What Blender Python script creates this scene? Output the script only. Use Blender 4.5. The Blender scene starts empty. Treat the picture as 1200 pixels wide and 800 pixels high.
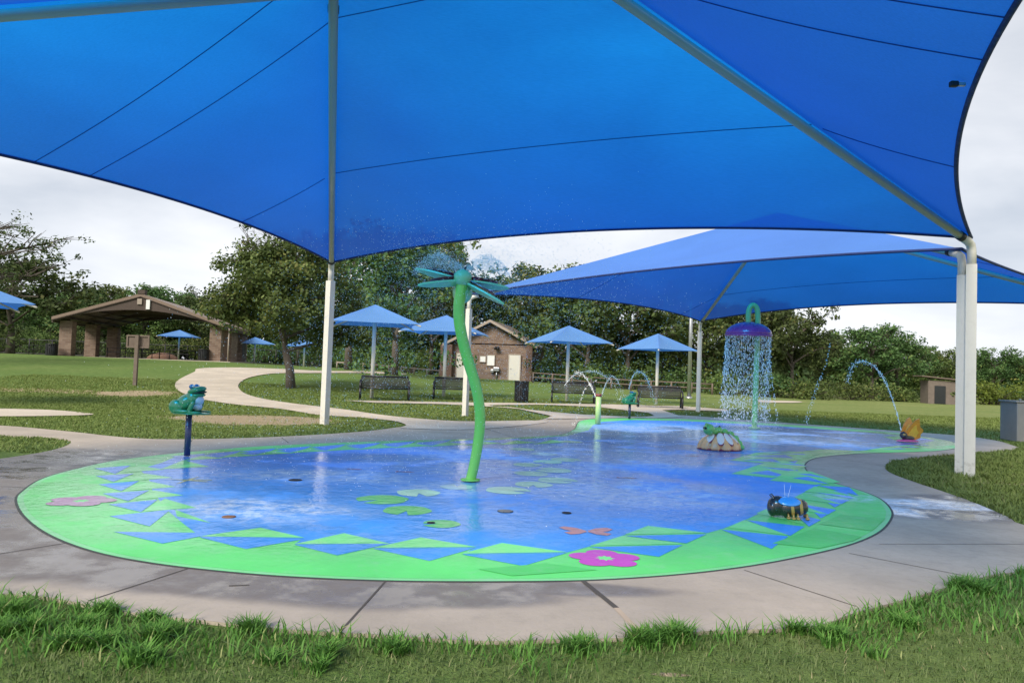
import bpy, bmesh, math, random
import numpy as np
from math import sin, cos, pi, radians as R, sqrt
from mathutils import Vector, Matrix

# ------------------------------------------------------------------ camera, sky, sun
sc = bpy.context.scene
COL = sc.collection
EYE = Vector((0, 0, 1.4)); F = 867.0; PITCH = R(2.25); ROLL = R(2.0)
fw = Vector((0, cos(PITCH), sin(PITCH))); up = Vector((0, -sin(PITCH), cos(PITCH))); rt = Vector((1, 0, 0))
cam = bpy.data.cameras.new('camera'); cam.sensor_width = 36; cam.lens = 36 * F / 1200
cam.clip_end = 3000; cam.clip_start = 0.05
co = bpy.data.objects.new('camera', cam); COL.objects.link(co); sc.camera = co
cr = rt * cos(ROLL) + up * sin(ROLL); cu = -rt * sin(ROLL) + up * cos(ROLL)
m = Matrix((cr, cu, -fw)).transposed().to_4x4(); m.translation = EYE; co.matrix_world = m

w = bpy.data.worlds.new('World'); sc.world = w; w.use_nodes = True
SUN_EL, SUN_AZ = R(40), R(214)          # azimuth clockwise from +Y: behind the camera, a little left
nt = w.node_tree; nt.nodes.clear()
N = nt.nodes.new; L = nt.links.new
out = N('ShaderNodeOutputWorld'); bg = N('ShaderNodeBackground'); bg.inputs[1].default_value = 0.1
sky = N('ShaderNodeTexSky'); sky.sky_type = 'NISHITA'; sky.sun_disc = False
sky.sun_elevation = SUN_EL; sky.sun_rotation = SUN_AZ; sky.altitude = 200; sky.dust_density = 3
tc = N('ShaderNodeTexCoord'); mp = N('ShaderNodeMapping'); mp.inputs['Scale'].default_value = (1.4, 1.4, 4.5)
no = N('ShaderNodeTexNoise'); no.inputs['Scale'].default_value = 1.7; no.inputs['Detail'].default_value = 7
no.inputs['Roughness'].default_value = 0.5; no.inputs['Distortion'].default_value = 0.35
cr_ = N('ShaderNodeValToRGB'); e = cr_.color_ramp.elements
e[0].position = 0.32; e[0].color = (3.5, 3.8, 4.3, 1); e[1].position = 0.60; e[1].color = (5.7, 5.8, 6.05, 1)
mx = N('ShaderNodeMixRGB'); mx.inputs[0].default_value = 0.93
L(tc.outputs['Generated'], mp.inputs[0]); L(mp.outputs[0], no.inputs[0]); L(no.outputs[0], cr_.inputs[0])
L(sky.outputs[0], mx.inputs[1]); 
sx = N('ShaderNodeSeparateXYZ'); mr = N('ShaderNodeMapRange'); mr.inputs[1].default_value = .0; mr.inputs[2].default_value = 1.; mr.inputs[3].default_value = 1.22; mr.inputs[4].default_value = .62
vs_ = N('ShaderNodeVectorMath'); vs_.operation = 'SCALE'      # added dimming overhead: cuts the blue light falling through the canopies
L(tc.outputs['Generated'], sx.inputs[0]); L(sx.outputs[2], mr.inputs[0]); L(cr_.outputs[0], vs_.inputs[0]); L(mr.outputs[0], vs_.inputs['Scale']); L(vs_.outputs[0], mx.inputs[2]); L(mx.outputs[0], bg.inputs[0]); L(bg.outputs[0], out.inputs[0])
sl = bpy.data.lights.new('sun', 'SUN'); sl.energy = 2.9; sl.angle = R(26); sl.color = (1, .94, .85)
so = bpy.data.objects.new('sun', sl); COL.objects.link(so)
sd = Vector((sin(SUN_AZ) * cos(SUN_EL), cos(SUN_AZ) * cos(SUN_EL), sin(SUN_EL)))
so.rotation_euler = sd.to_track_quat('Z', 'Y').to_euler(); so.location = (0, -10, 30)
sc.view_settings.view_transform = 'Standard'; sc.view_settings.look = 'None'
sc.view_settings.exposure = 0.74; sc.view_settings.gamma = 1
sc.render.engine = 'CYCLES'; sc.cycles.use_denoising = True; sc.cycles.max_bounces = 8
sc.cycles.transparent_max_bounces = 12; sc.cycles.caustics_reflective = False; sc.cycles.caustics_refractive = False

# ------------------------------------------------------------------ helpers
def smooth(a, b, x):
    t = min(1, max(0, (x - a) / (b - a))); return t * t * (3 - 2 * t)
WT = [(-.65, 1.), (-.4, .95), (-.25, .8), (-.03, .42), (.2, .12), (.4, 0)]
def terr(x, y):
    t = x / max(y, 1); w_ = WT[0][1] if t < WT[0][0] else 0.
    for (a, wa), (b, wb) in zip(WT, WT[1:]):
        if a <= t < b: w_ = wa + (wb - wa) * smooth(a, b, t)
    return 1.35 * smooth(20, 56, y) * w_
def ray(px, py):
    dx, dy = px - 600, py - 400
    return rt * (dx * cos(ROLL) + dy * sin(ROLL)) + up * (dx * sin(ROLL) - dy * cos(ROLL)) + fw * F
def ground(px, py):
    d = ray(px, py); d = d / d.y; y = 1.0
    while y < 160:
        p = EYE + d * y
        if p.z <= terr(p.x, p.y): break
        y += .1
    lo, hi = y - .1, y
    for _ in range(12):
        mid = (lo + hi) / 2; p = EYE + d * mid
        if p.z <= terr(p.x, p.y): hi = mid
        else: lo = mid
    return EYE + d * hi
def at(px, py, Y):
    d = ray(px, py); return EYE + d * (Y / d.y)
def stand(px, Y):
    p = at(px, 434 + (px - 600) * .035, Y); return Vector((p.x, p.y, terr(p.x, p.y)))

def link(o, parent=None):
    COL.objects.link(o)
    if parent is not None: o.parent = parent
    return o
def tag(o, label=None, cat=None, group=None, kind=None):
    if label: o['label'] = label
    if cat: o['category'] = cat
    if group: o['group'] = group
    if kind: o['kind'] = kind
    return o
def thing(name, label, cat, loc=(0, 0, 0), rz=0, group=None):
    o = bpy.data.objects.new(name, None); o.empty_display_size = .2
    o.location = loc; o.rotation_euler = (0, 0, rz); link(o)
    return tag(o, label, cat, group)
def copy_tree(o, parent=None):
    c = o.copy(); COL.objects.link(c)
    if parent is not None: c.parent = parent
    for ch in list(o.children): copy_tree(ch, c)
    return c

class MB:
    def __init__(s): s.v = []; s.f = []; s.m = []; s.s = []
    def add(s, vs, fs, mi=0, sm=False):
        b = len(s.v); s.v += [tuple(q) for q in vs]
        for f in fs: s.f.append([b + i for i in f]); s.m.append(mi); s.s.append(sm)
    def box(s, c, d, rz=0, mi=0, M=None, bev=0.0):
        hx, hy, hz = d[0] / 2, d[1] / 2, d[2] / 2
        T = M if M is not None else Matrix.Rotation(rz, 3, 'Z')
        if bev <= 0:
            vs = [Vector((x, y, z)) for z in (-hz, hz) for x, y in ((-hx, -hy), (hx, -hy), (hx, hy), (-hx, hy))]
            fs = [(3, 2, 1, 0), (4, 5, 6, 7), (0, 1, 5, 4), (1, 2, 6, 5), (2, 3, 7, 6), (3, 0, 4, 7)]
        else:
            bm = bmesh.new(); bmesh.ops.create_cube(bm, size=1)
            for v in bm.verts: v.co = Vector((v.co.x * d[0], v.co.y * d[1], v.co.z * d[2]))
            bmesh.ops.bevel(bm, geom=bm.edges[:], offset=bev, segments=2, affect='EDGES', profile=.5)
            bm.verts.index_update(); vs = [v.co.copy() for v in bm.verts]; fs = [[v.index for v in f.verts] for f in bm.faces]; bm.free()
        c = Vector(c); s.add([T @ q + c for q in vs], fs, mi)
    def tube(s, pts, r, n=10, mi=0, cap=True, sm=True, flat=None, rot=0):
        pts = [Vector(p) for p in pts]; k = len(pts)
        rs = r if isinstance(r, (list, tuple)) else [r] * k
        vs = []; ref = None
        for i, p in enumerate(pts):
            t = (pts[min(i + 1, k - 1)] - pts[max(i - 1, 0)]).normalized()
            if ref is None:
                ref = Vector((0, 0, 1)) if abs(t.z) < .9 else Vector((1, 0, 0))
                ref = (ref - t * ref.dot(t)).normalized()
            else:
                ref = (ref - t * ref.dot(t)).normalized()
            b = t.cross(ref)
            for j in range(n):
                a = 2 * pi * j / n + rot
                vs.append(p + (ref * cos(a) * (flat or 1) + b * sin(a)) * rs[i])
        fs = [(i * n + j, i * n + (j + 1) % n, (i + 1) * n + (j + 1) % n, (i + 1) * n + j) for i in range(k - 1) for j in range(n)]
        if cap: fs += [list(range(n))[::-1], [(k - 1) * n + j for j in range(n)]]
        s.add(vs, fs, mi, sm)
    def ell(s, c, r, M=None, seg=16, ring=10, mi=0, z0=-1., z1=1., fn=None):
        c = Vector(c); vs = []; r = (r, r, r) if isinstance(r, (int, float)) else r
        p0, p1 = math.asin(z0), math.asin(z1)
        for i in range(ring + 1):
            p = p0 + (p1 - p0) * i / ring
            for j in range(seg):
                a = 2 * pi * j / seg; k = fn(a, p) if fn else 1
                q = Vector((cos(a) * cos(p) * r[0] * k, sin(a) * cos(p) * r[1] * k, sin(p) * r[2]))
                if M is not None: q = M @ q
                vs.append(q + c)
        fs = [(i * seg + j, i * seg + (j + 1) % seg, (i + 1) * seg + (j + 1) % seg, (i + 1) * seg + j) for i in range(ring) for j in range(seg)]
        fs += [list(range(seg))[::-1], [ring * seg + j for j in range(seg)]]
        s.add(vs, fs, mi, True)
    def prism(s, poly, ax0, ax1, n, depth, o=(0, 0, 0), mi=0):
        """polygon poly (a,b) in axes ax0,ax1 from o, extruded along n"""
        o = Vector(o); ax0 = Vector(ax0); ax1 = Vector(ax1); n = Vector(n) * depth; k = len(poly)
        v0 = [o + ax0 * a + ax1 * b for a, b in poly]
        s.add(v0 + [q + n for q in v0], [list(range(k))[::-1], list(range(k, 2 * k))] + [(i, (i + 1) % k, k + (i + 1) % k, k + i) for i in range(k)], mi)
    def build(s, name, mats, parent=None, label=None):
        me = bpy.data.meshes.new(name); me.from_pydata(s.v, [], s.f)
        for q in (mats if isinstance(mats, (list, tuple)) else [mats]): me.materials.append(q)
        me.polygons.foreach_set('material_index', s.m); me.polygons.foreach_set('use_smooth', s.s); me.update()
        bm = bmesh.new(); bm.from_mesh(me); bmesh.ops.recalc_face_normals(bm, faces=bm.faces); bm.to_mesh(me); bm.free()
        o = bpy.data.objects.new(name, me); link(o, parent)
        if label: o['label'] = label
        return o

def fastmesh(name, V, NF, k, mats, parent=None, attr=None, smooth_=False):
    """V (n*k,3) verts, NF faces of k verts in order"""
    me = bpy.data.meshes.new(name); V = np.asarray(V, dtype=np.float32).reshape(-1, 3)
    me.vertices.add(len(V)); me.vertices.foreach_set('co', V.ravel())
    idx = np.arange(NF * k, dtype=np.int32) if isinstance(NF, int) else np.asarray(NF, dtype=np.int32).ravel()
    nf = len(idx) // k
    me.loops.add(len(idx)); me.loops.foreach_set('vertex_index', idx)
    me.polygons.add(nf); me.polygons.foreach_set('loop_start', np.arange(nf, dtype=np.int32) * k)
    if attr is not None:
        a = me.attributes.new('tone', 'FLOAT', 'FACE'); a.data.foreach_set('value', np.asarray(attr, dtype=np.float32))
    if not isinstance(mats, (list, tuple)): mats = [mats]
    for q in mats: me.materials.append(q)
    me.update(calc_edges=True); me.validate()
    o = bpy.data.objects.new(name, me); link(o, parent); return o

# ------------------------------------------------------------------ materials
def nd(nt, typ, ins=None, **kw):
    n = nt.nodes.new(typ)
    for k, v in kw.items(): setattr(n, k, v)
    for k, v in (ins or {}).items():
        if hasattr(v, 'is_output') or hasattr(v, 'links'): nt.links.new(v, n.inputs[k])
        else: n.inputs[k].default_value = v
    return n
def base_mat(name):
    m = bpy.data.materials.new(name); m.use_nodes = True
    return m, m.node_tree, m.node_tree.nodes['Principled BSDF']
def c4(c, k=1.): return (c[0] * k, c[1] * k, c[2] * k, 1)
def noise(nt, vec, scale, detail=4, rough=.55, out=0):
    return nd(nt, 'ShaderNodeTexNoise', {'Vector': vec, 'Scale': scale, 'Detail': detail, 'Roughness': rough}).outputs[out]
def mixc(nt, f, a, b, mode='MIX'):
    n = nd(nt, 'ShaderNodeMixRGB', blend_type=mode)
    for i, v in enumerate((f, a, b)):
        if hasattr(v, 'links'): nt.links.new(v, n.inputs[i])
        else: n.inputs[i].default_value = v if i == 0 or len(v) == 4 else c4(v)
    return n.outputs[0]
def mth(nt, op, a, b=0.0, clamp=False):
    n = nd(nt, 'ShaderNodeMath', operation=op, use_clamp=clamp)
    for i, v in enumerate((a, b)):
        if hasattr(v, 'links'): nt.links.new(v, n.inputs[i])
        else: n.inputs[i].default_value = v
    return n.outputs[0]
def remap(nt, v, a, b, c=0., d=1.):
    return nd(nt, 'ShaderNodeMapRange', {'Value': v, 'From Min': a, 'From Max': b, 'To Min': c, 'To Max': d}, interpolation_type='SMOOTHSTEP').outputs[0]
def bump(nt, h, strength, dist, pr, normal=None):
    b = nd(nt, 'ShaderNodeBump', {'Height': h, 'Strength': strength, 'Distance': dist})
    if normal: nt.links.new(normal, b.inputs['Normal'])
    nt.links.new(b.outputs[0], pr.inputs['Normal']); return b.outputs[0]
def mat(name, col, rough=.5, var=.18, scale=6, metal=0., bmp=0., coat=0., spec=.5):
    m, nt, p = base_mat(name)
    v = nd(nt, 'ShaderNodeTexCoord').outputs['Object']
    n1 = noise(nt, v, scale, 6)
    c = mixc(nt, n1, c4(col, 1 - var), c4([min(1, q * (1 + var)) for q in col]))
    nt.links.new(c, p.inputs['Base Color'])
    nt.links.new(remap(nt, noise(nt, v, scale * 2.3, 3), .3, .7, max(.03, rough - .1), min(1, rough + .12)), p.inputs['Roughness'])
    p.inputs['Metallic'].default_value = metal; p.inputs['Coat Weight'].default_value = coat
    p.inputs['Specular IOR Level'].default_value = spec
    if bmp: bump(nt, noise(nt, v, scale * 5, 4), bmp, .01, p)
    return m
def blobs(nt, vec, lst, warp=.5, wscale=1.2, soft=.35):
    """union of soft, noise-edged ellipses on the ground (cx,cy,rx,ry)"""
    nz = mth(nt, 'MULTIPLY', mth(nt, 'SUBTRACT', noise(nt, vec, wscale, 6, .6), .5), warp * 2)
    best = None
    for cx, cy, rx, ry in lst:
        s = nd(nt, 'ShaderNodeVectorMath', {0: vec, 1: (cx, cy, 0)}, operation='SUBTRACT').outputs[0]
        q = nd(nt, 'ShaderNodeVectorMath', {0: s, 1: (1 / rx, 1 / ry, 0)}, operation='MULTIPLY').outputs[0]
        d = nd(nt, 'ShaderNodeVectorMath', {0: q}, operation='LENGTH').outputs['Value']
        best = d if best is None else mth(nt, 'MINIMUM', best, d)
    return remap(nt, mth(nt, 'ADD', best, nz), 1 + soft / 2, 1 - soft / 2)
def gblob(px, py, rx, ry):
    p = ground(px, py); return (p.x, p.y, rx, ry)

# fabric: knitted shade cloth, lets a good part of the light through
def fabric(name, col, tr, see=(.008, .40, 1.0), openness=1.):
    m, nt, p = base_mat(name); nt.nodes.remove(p)
    o = nt.nodes['Material Output']; v = nd(nt, 'ShaderNodeTexCoord').outputs['Object']
    mpp = nd(nt, 'ShaderNodeMapping', {'Vector': v, 'Rotation': (0, 0, R(-23.3)), 'Scale': (.5, 14, 14)}).outputs[0]
    st = noise(nt, mpp, 6, 5, .7); big = noise(nt, v, .5, 3)
    k = mth(nt, 'ADD', mth(nt, 'MULTIPLY', st, .55), mth(nt, 'MULTIPLY', big, .3))
    k = mth(nt, 'ADD', k, .60)
    cc = nd(nt, 'ShaderNodeVectorMath', {0: c4(col)[:3], 'Scale': k}, operation='SCALE').outputs[0]
    ct = nd(nt, 'ShaderNodeVectorMath', {0: c4(tr)[:3], 'Scale': k}, operation='SCALE').outputs[0]
    d = nd(nt, 'ShaderNodeBsdfDiffuse', {'Color': cc}); t = nd(nt, 'ShaderNodeBsdfTranslucent', {'Color': ct})
    g = nd(nt, 'ShaderNodeBsdfPrincipled', {'Base Color': cc, 'Roughness': .55, 'Specular IOR Level': .35})
    a = nd(nt, 'ShaderNodeMixShader', {0: .5}); nt.links.new(g.outputs[0], a.inputs[1]); nt.links.new(t.outputs[0], a.inputs[2])
    # the knit is open: light passes straight through its holes, more so square on than at a slant
    fc = nd(nt, 'ShaderNodeLayerWeight', {'Blend': .5}).outputs['Facing']; op = mth(nt, 'MINIMUM', mth(nt, 'MULTIPLY', mth(nt, 'POWER', mth(nt, 'SUBTRACT', 1., fc), 3.2), 1.85), .52)
    hole = nd(nt, 'ShaderNodeBsdfTransparent', {'Color': nd(nt, 'ShaderNodeVectorMath', {0: see, 'Scale': k}, operation='SCALE').outputs[0]})
    h = nd(nt, 'ShaderNodeMixShader', {0: mth(nt, 'MULTIPLY', op, openness)}); nt.links.new(a.outputs[0], h.inputs[1]); nt.links.new(hole.outputs[0], h.inputs[2])
    nt.links.new(h.outputs[0], o.inputs[0]); nt.nodes.remove(d); return m
M = {}
M['cloth'] = fabric('blue_shade_cloth', (.14, .36, .95), (.002, .055, .40))
M['cloth_small'] = fabric('small_umbrella_cloth', (.20, .45, .95), (.02, .14, .6), openness=.3)
M['hem'] = mat('navy_hem', (.012, .03, .13), .7)
M['seam'] = mat('navy_seam', (.01, .04, .22), .8)
M['cream'] = mat('cream_powder_coat', (.66, .63, .55), .42, .06, 2.5, coat=.15)
_nt = M['cream'].node_tree; _p = _nt.nodes['Principled BSDF']; _v = nd(_nt, 'ShaderNodeTexCoord').outputs['Object']
_lk = _p.inputs['Base Color'].links[0].from_socket; _z = nd(_nt, 'ShaderNodeSeparateXYZ', {0: _v}).outputs['Z']
_low = remap(_nt, _z, .02, .45, 1, .12); _g = mth(_nt, 'MULTIPLY', remap(_nt, noise(_nt, _v, 9, 8, .75), .48, .66), _low)
_nt.links.new(mixc(_nt, mth(_nt, 'MULTIPLY', _g, .7), _lk, (.26, .22, .17)), _p.inputs['Base Color'])
M['pipe'] = mat('grey_green_pipe', (.40, .44, .38), .4, .08, 3, coat=.2)
M['black_band'] = mat('black_band', (.012, .012, .014), .5)
M['steel'] = mat('galvanised_steel', (.45, .46, .47), .35, .15, 8, metal=.8)

def lawnmat():
    m, nt, p = base_mat('mown_grass'); v = nd(nt, 'ShaderNodeTexCoord').outputs['Object']
    n1 = noise(nt, v, .25, 5); n2 = noise(nt, v, 3.5, 7, .7); n3 = noise(nt, v, 28, 4, .7)
    sep = nd(nt, 'ShaderNodeSeparateXYZ', {0: v})
    east = remap(nt, sep.outputs['X'], -4, 22, 0, .55)
    dry = mth(nt, 'ADD', east, mth(nt, 'MULTIPLY', mth(nt, 'SUBTRACT', n1, .5), 1.4), True)
    g = mixc(nt, remap(nt, n2, .3, .7), (.10, .175, .040), (.185, .275, .072))
    d = mixc(nt, remap(nt, n2, .35, .65), (.22, .265, .075), (.38, .37, .16))
    c = mixc(nt, dry, g, d)
    c = mixc(nt, remap(nt, n3, .35, .75, 0, .55), c, (.075, .11, .03))
    dirt = blobs(nt, v, [gblob(305, 492, 1.9, 1.8), gblob(255, 490, 1.3, 1.2), gblob(158, 461, 1.3, 1.6), gblob(60, 458, 4, .9), gblob(785, 790, .08, .02),
                         gblob(1170, 566, 1.2, .1), gblob(925, 470, 1.2, .5)], .75, 1.7, .5)
    dc = mixc(nt, n2, (.42, .30, .19), (.62, .49, .35))
    dc = mixc(nt, remap(nt, n3, .45, .62, 0, .55), dc, (.09, .11, .04))
    c = mixc(nt, mth(nt, 'MULTIPLY', dirt, .9), c, dc)
    nt.links.new(c, p.inputs['Base Color']); p.inputs['Roughness'].default_value = .95; p.inputs['Specular IOR Level'].default_value = .15
    bump(nt, mth(nt, 'ADD', noise(nt, v, 45, 3, .8), mth(nt, 'MULTIPLY', n2, 2)), .9, .05, p)
    return m
M['lawn'] = lawnmat()

def concrete(name, wet_list=(), pale_list=(), tint=(.43, .385, .33)):
    m, nt, p = base_mat(name); v = nd(nt, 'ShaderNodeTexCoord').outputs['Object']
    n1 = noise(nt, v, .8, 6, .6); n2 = noise(nt, v, 9, 6, .7); n3 = noise(nt, v, 70, 3)
    c = mixc(nt, remap(nt, n1, .3, .7), c4(tint, .80), c4(tint, 1.1))
    c = mixc(nt, mth(nt, 'MULTIPLY', remap(nt, n2, .45, .75), .35), c, c4((.24, .22, .20)))
    c = mixc(nt, mth(nt, 'MULTIPLY', n3, .3), c, c4(tint, .6))
    rough = remap(nt, n2, .3, .7, .65, .9); hgt = mth(nt, 'ADD', mth(nt, 'MULTIPLY', n3, .5), n2)
    if wet_list:
        wmask = blobs(nt, v, wet_list, .55, 1.1, .55)
        c = mixc(nt, mth(nt, 'MULTIPLY', wmask, .8), c, c4((.135, .115, .10)))
        sh = mth(nt, 'MULTIPLY', wmask, remap(nt, noise(nt, v, 2.2, 4), .35, .6, .35, 1))
        rough = mth(nt, 'SUBTRACT', rough, mth(nt, 'MULTIPLY', sh, .66), True)
        rough = mth(nt, 'MAXIMUM', rough, .04)
        hgt = mth(nt, 'MULTIPLY', hgt, mth(nt, 'SUBTRACT', 1.05, sh))
    if pale_list:
        fm = blobs(nt, v, pale_list, .9, 2.5, .9)
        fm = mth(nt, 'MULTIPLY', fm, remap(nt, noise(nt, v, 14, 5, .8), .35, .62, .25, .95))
        c = mixc(nt, fm, c, c4((.78, .80, .84)))  # noise-broken pale patches mixed into the slab colour
    nt.links.new(c, p.inputs['Base Color']); nt.links.new(rough, p.inputs['Roughness'])
    bump(nt, hgt, .35, .006, p); return m
WET = [gblob(60, 600, 1.1, 1.5), gblob(5, 575, 1.6, 1.6), gblob(130, 655, .9, .55), gblob(330, 690, 1.3, .28), gblob(520, 700, .7, .25), gblob(-40, 640, 1.0, .7),
       gblob(110, 535, 1.6, .8), gblob(640, 692, .8, .16), gblob(60, 660, 1.2, .5), gblob(20, 545, 1.5, 1.2), gblob(430, 697, .8, .3), gblob(230, 680, .8, .35), gblob(1090, 600, .9, .6), gblob(1150, 590, .9, .5)]
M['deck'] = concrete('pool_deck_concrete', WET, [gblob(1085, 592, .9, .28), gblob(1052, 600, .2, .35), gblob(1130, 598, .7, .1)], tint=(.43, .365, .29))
M['path'] = concrete('path_concrete', tint=(.56, .485, .39))
M['joint'] = mat('dark_joint', (.07, .06, .05), .9)
M['joint_patch'] = mat('filled_joint', (.42, .33, .24), .9)

SKY_GLARE = [gblob(770, 590, .95, .35), gblob(720, 575, 1.2, .9), gblob(600, 545, 1.9, 1.6), gblob(820, 583, .5, .2), gblob(520, 575, .5, .5), gblob(990, 585, .6, .25),
        gblob(300, 600, .8, .5), gblob(380, 560, 1.2, .5), gblob(790, 508, 4.5, 2.6), gblob(640, 535, 2.5, 2), gblob(960, 508, 3, 1.2)]  # sky reflections on the wet pad, painted in as pale patches
def padmat(name, col, dry=False):
    m, nt, p = base_mat(name); v = nd(nt, 'ShaderNodeTexCoord').outputs['Object']
    n1 = noise(nt, v, 1.3, 5); n2 = noise(nt, v, 110, 2, .8); n3 = noise(nt, v, 6, 6, .7)
    c = mixc(nt, remap(nt, n1, .3, .7), c4(col, .9), c4(col, 1.07))
    c = mixc(nt, mth(nt, 'MULTIPLY', n2, .35), c, c4(col, .6))
    wear = mth(nt, 'MULTIPLY', remap(nt, noise(nt, v, 3.2, 8, .75), .52, .70), .2)
    c = mixc(nt, wear, c, c4((.42, .52, .50)))
    grime = mth(nt, 'MULTIPLY', remap(nt, noise(nt, v, 1.7, 8, .7), .56, .72), .22); c = mixc(nt, grime, c, c4(col, .45))
    if not dry:
        fm = blobs(nt, v, SKY_GLARE, .8, 1.3, 1.1)
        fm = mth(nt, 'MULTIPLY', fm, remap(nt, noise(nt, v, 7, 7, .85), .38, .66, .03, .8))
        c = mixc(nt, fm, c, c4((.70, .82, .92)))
    nt.links.new(c, p.inputs['Base Color'])
    wet = blobs(nt, v, [gblob(420, 570, 4.9, 3.1), gblob(745, 522, 4.6, 3.6), gblob(960, 512, 4, 3), gblob(620, 590, 2.3, 1.8)], .35, .8, .35)
    pd = remap(nt, noise(nt, v, .7, 6, .65), .36, .52)
    wet2 = mth(nt, 'MULTIPLY', wet, mth(nt, 'ADD', mth(nt, 'MULTIPLY', pd, .65), .35))
    rough = remap(nt, n3, .3, .7, .42, .62)
    nt.links.new(rough, p.inputs['Roughness'])
    p.inputs['Coat IOR'].default_value = 1.33
    nt.links.new(wet2, p.inputs['Coat Weight'])
    nt.links.new(remap(nt, pd, 0, 1, .26, .05), p.inputs['Coat Roughness'])
    bump(nt, mth(nt, 'ADD', n2, n3), .25, .004, p)
    mpp = nd(nt, 'ShaderNodeMapping', {'Vector': v, 'Scale': (1, 1, 1)}).outputs[0]
    rip = mth(nt, 'ADD', noise(nt, mpp, 7, 3, .6), mth(nt, 'MULTIPLY', noise(nt, mpp, 26, 2, .6), .4))
    b = nd(nt, 'ShaderNodeBump', {'Height': rip, 'Strength': .55, 'Distance': .012})
    nt.links.new(b.outputs[0], p.inputs['Coat Normal'])
    return m
GREEN = (.13, .72, .17); BLUE = (.03, .31, .86)
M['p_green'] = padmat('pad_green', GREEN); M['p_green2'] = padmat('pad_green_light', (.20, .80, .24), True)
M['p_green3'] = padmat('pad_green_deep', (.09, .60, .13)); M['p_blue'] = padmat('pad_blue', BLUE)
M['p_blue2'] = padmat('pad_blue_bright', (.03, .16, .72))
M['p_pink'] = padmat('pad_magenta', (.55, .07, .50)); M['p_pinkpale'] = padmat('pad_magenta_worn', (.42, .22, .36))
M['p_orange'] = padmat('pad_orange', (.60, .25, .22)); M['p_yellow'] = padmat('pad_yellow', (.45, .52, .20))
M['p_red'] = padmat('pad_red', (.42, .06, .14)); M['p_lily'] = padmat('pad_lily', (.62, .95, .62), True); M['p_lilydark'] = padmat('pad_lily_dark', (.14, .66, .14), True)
M['p_white'] = padmat('pad_pale', (.55, .80, .72)); M['p_rim'] = mat('pad_rim', (.05, .06, .05), .8)
M['p_edge'] = padmat('pad_edge_green', (.22, .68, .27), True)

def leafmat(name, dark, light, warm, tr=.25):
    m, nt, p = base_mat(name)
    a = nd(nt, 'ShaderNodeAttribute', attribute_name='tone').outputs['Fac']
    inf = nd(nt, 'ShaderNodeObjectInfo').outputs['Random']
    c = mixc(nt, a, dark, light); c = mixc(nt, remap(nt, a, .86, 1., 0, .8), c, warm)
    h = nd(nt, 'ShaderNodeHueSaturation', {'Hue': remap(nt, inf, 0, 1, .47, .522), 'Value': remap(nt, inf, 0, 1, .75, 1.3), 'Color': c}).outputs[0]
    nt.links.new(h, p.inputs['Base Color']); p.inputs['Roughness'].default_value = .6; p.inputs['Specular IOR Level'].default_value = .25
    t = nd(nt, 'ShaderNodeBsdfTranslucent', {'Color': h}); mx = nd(nt, 'ShaderNodeMixShader', {0: tr})
    nt.links.new(p.outputs[0], mx.inputs[1]); nt.links.new(t.outputs[0], mx.inputs[2])
    nt.links.new(mx.outputs[0], nt.nodes['Material Output'].inputs[0]); return m
M['leaf'] = leafmat('oak_leaves', (.032, .064, .020), (.12, .185, .055), (.16, .17, .05))
M['leaf_olive'] = leafmat('elm_leaves', (.045, .088, .022), (.16, .235, .062), (.22, .23, .07))
M['leaf_bright'] = leafmat('willow_leaves', (.08, .14, .02), (.20, .30, .05), (.25, .28, .08))
M['blade'] = leafmat('grass_blades', (.14, .24, .055), (.25, .375, .10), (.34, .36, .16), .3)
M['turf_blade'] = leafmat('worn_turf_blades', (.075, .115, .032), (.165, .215, .075), (.36, .30, .17), .25)
M['tuft_blade'] = leafmat('tuft_blades', (.05, .13, .02), (.16, .31, .055), (.36, .34, .15), .3)
M['bark'] = mat('grey_bark', (.09, .075, .06), .95, .4, 12, bmp=.6)
M['water'], _nt, _p = base_mat('sprayed_water')
_p.inputs['Base Color'].default_value = (1., .96, .88, 1); _p.inputs['Roughness'].default_value = .2
_p.inputs['Transmission Weight'].default_value = .0; _p.inputs['IOR'].default_value = 1.33
_nt.links.new(noise(_nt, nd(_nt, 'ShaderNodeTexCoord').outputs['Object'], 20, 2), _p.inputs['Coat Weight'])

def brickmat(name, a, b, mortar, sc_=1.):
    m, nt, p = base_mat(name); tcn = nd(nt, 'ShaderNodeTexCoord').outputs['Object']
    s = nd(nt, 'ShaderNodeSeparateXYZ', {0: tcn})
    u = mth(nt, 'ADD', s.outputs['X'], s.outputs['Y'])
    v = nd(nt, 'ShaderNodeCombineXYZ', {0: u, 1: s.outputs['Z']}).outputs[0]
    br = nd(nt, 'ShaderNodeTexBrick', {'Vector': v, 'Color1': c4(a), 'Color2': c4(b), 'Mortar': c4(mortar), 'Scale': sc_, 'Mortar Size': .012,
            'Brick Width': .42, 'Row Height': .14, 'Bias': 0.})
    c = mixc(nt, mth(nt, 'MULTIPLY', noise(nt, tcn, 4, 6, .7), .55), br.outputs[0], c4(a, .45))
    nt.links.new(c, p.inputs['Base Color']); p.inputs['Roughness'].default_value = .9
    bump(nt, br.outputs['Fac'], -.4, .02, p); return m
M['brick'] = brickmat('brown_brick', (.17, .105, .075), (.30, .21, .155), (.26, .22, .19))
M['brick2'] = brickmat('red_brown_brick', (.12, .068, .05), (.18, .112, .082), (.16, .13, .11))
M['stone'] = brickmat('rough_stone', (.19, .13, .10), (.32, .24, .19), (.2, .17, .15), .6)
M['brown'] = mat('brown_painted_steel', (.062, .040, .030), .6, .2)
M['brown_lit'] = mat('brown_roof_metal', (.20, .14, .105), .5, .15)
M['fascia'] = mat('tan_fascia', (.33, .27, .22), .6, .15)
M['shingle'] = mat('brown_shingle', (.16, .13, .11), .9, .3, 9, bmp=.5)
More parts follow.
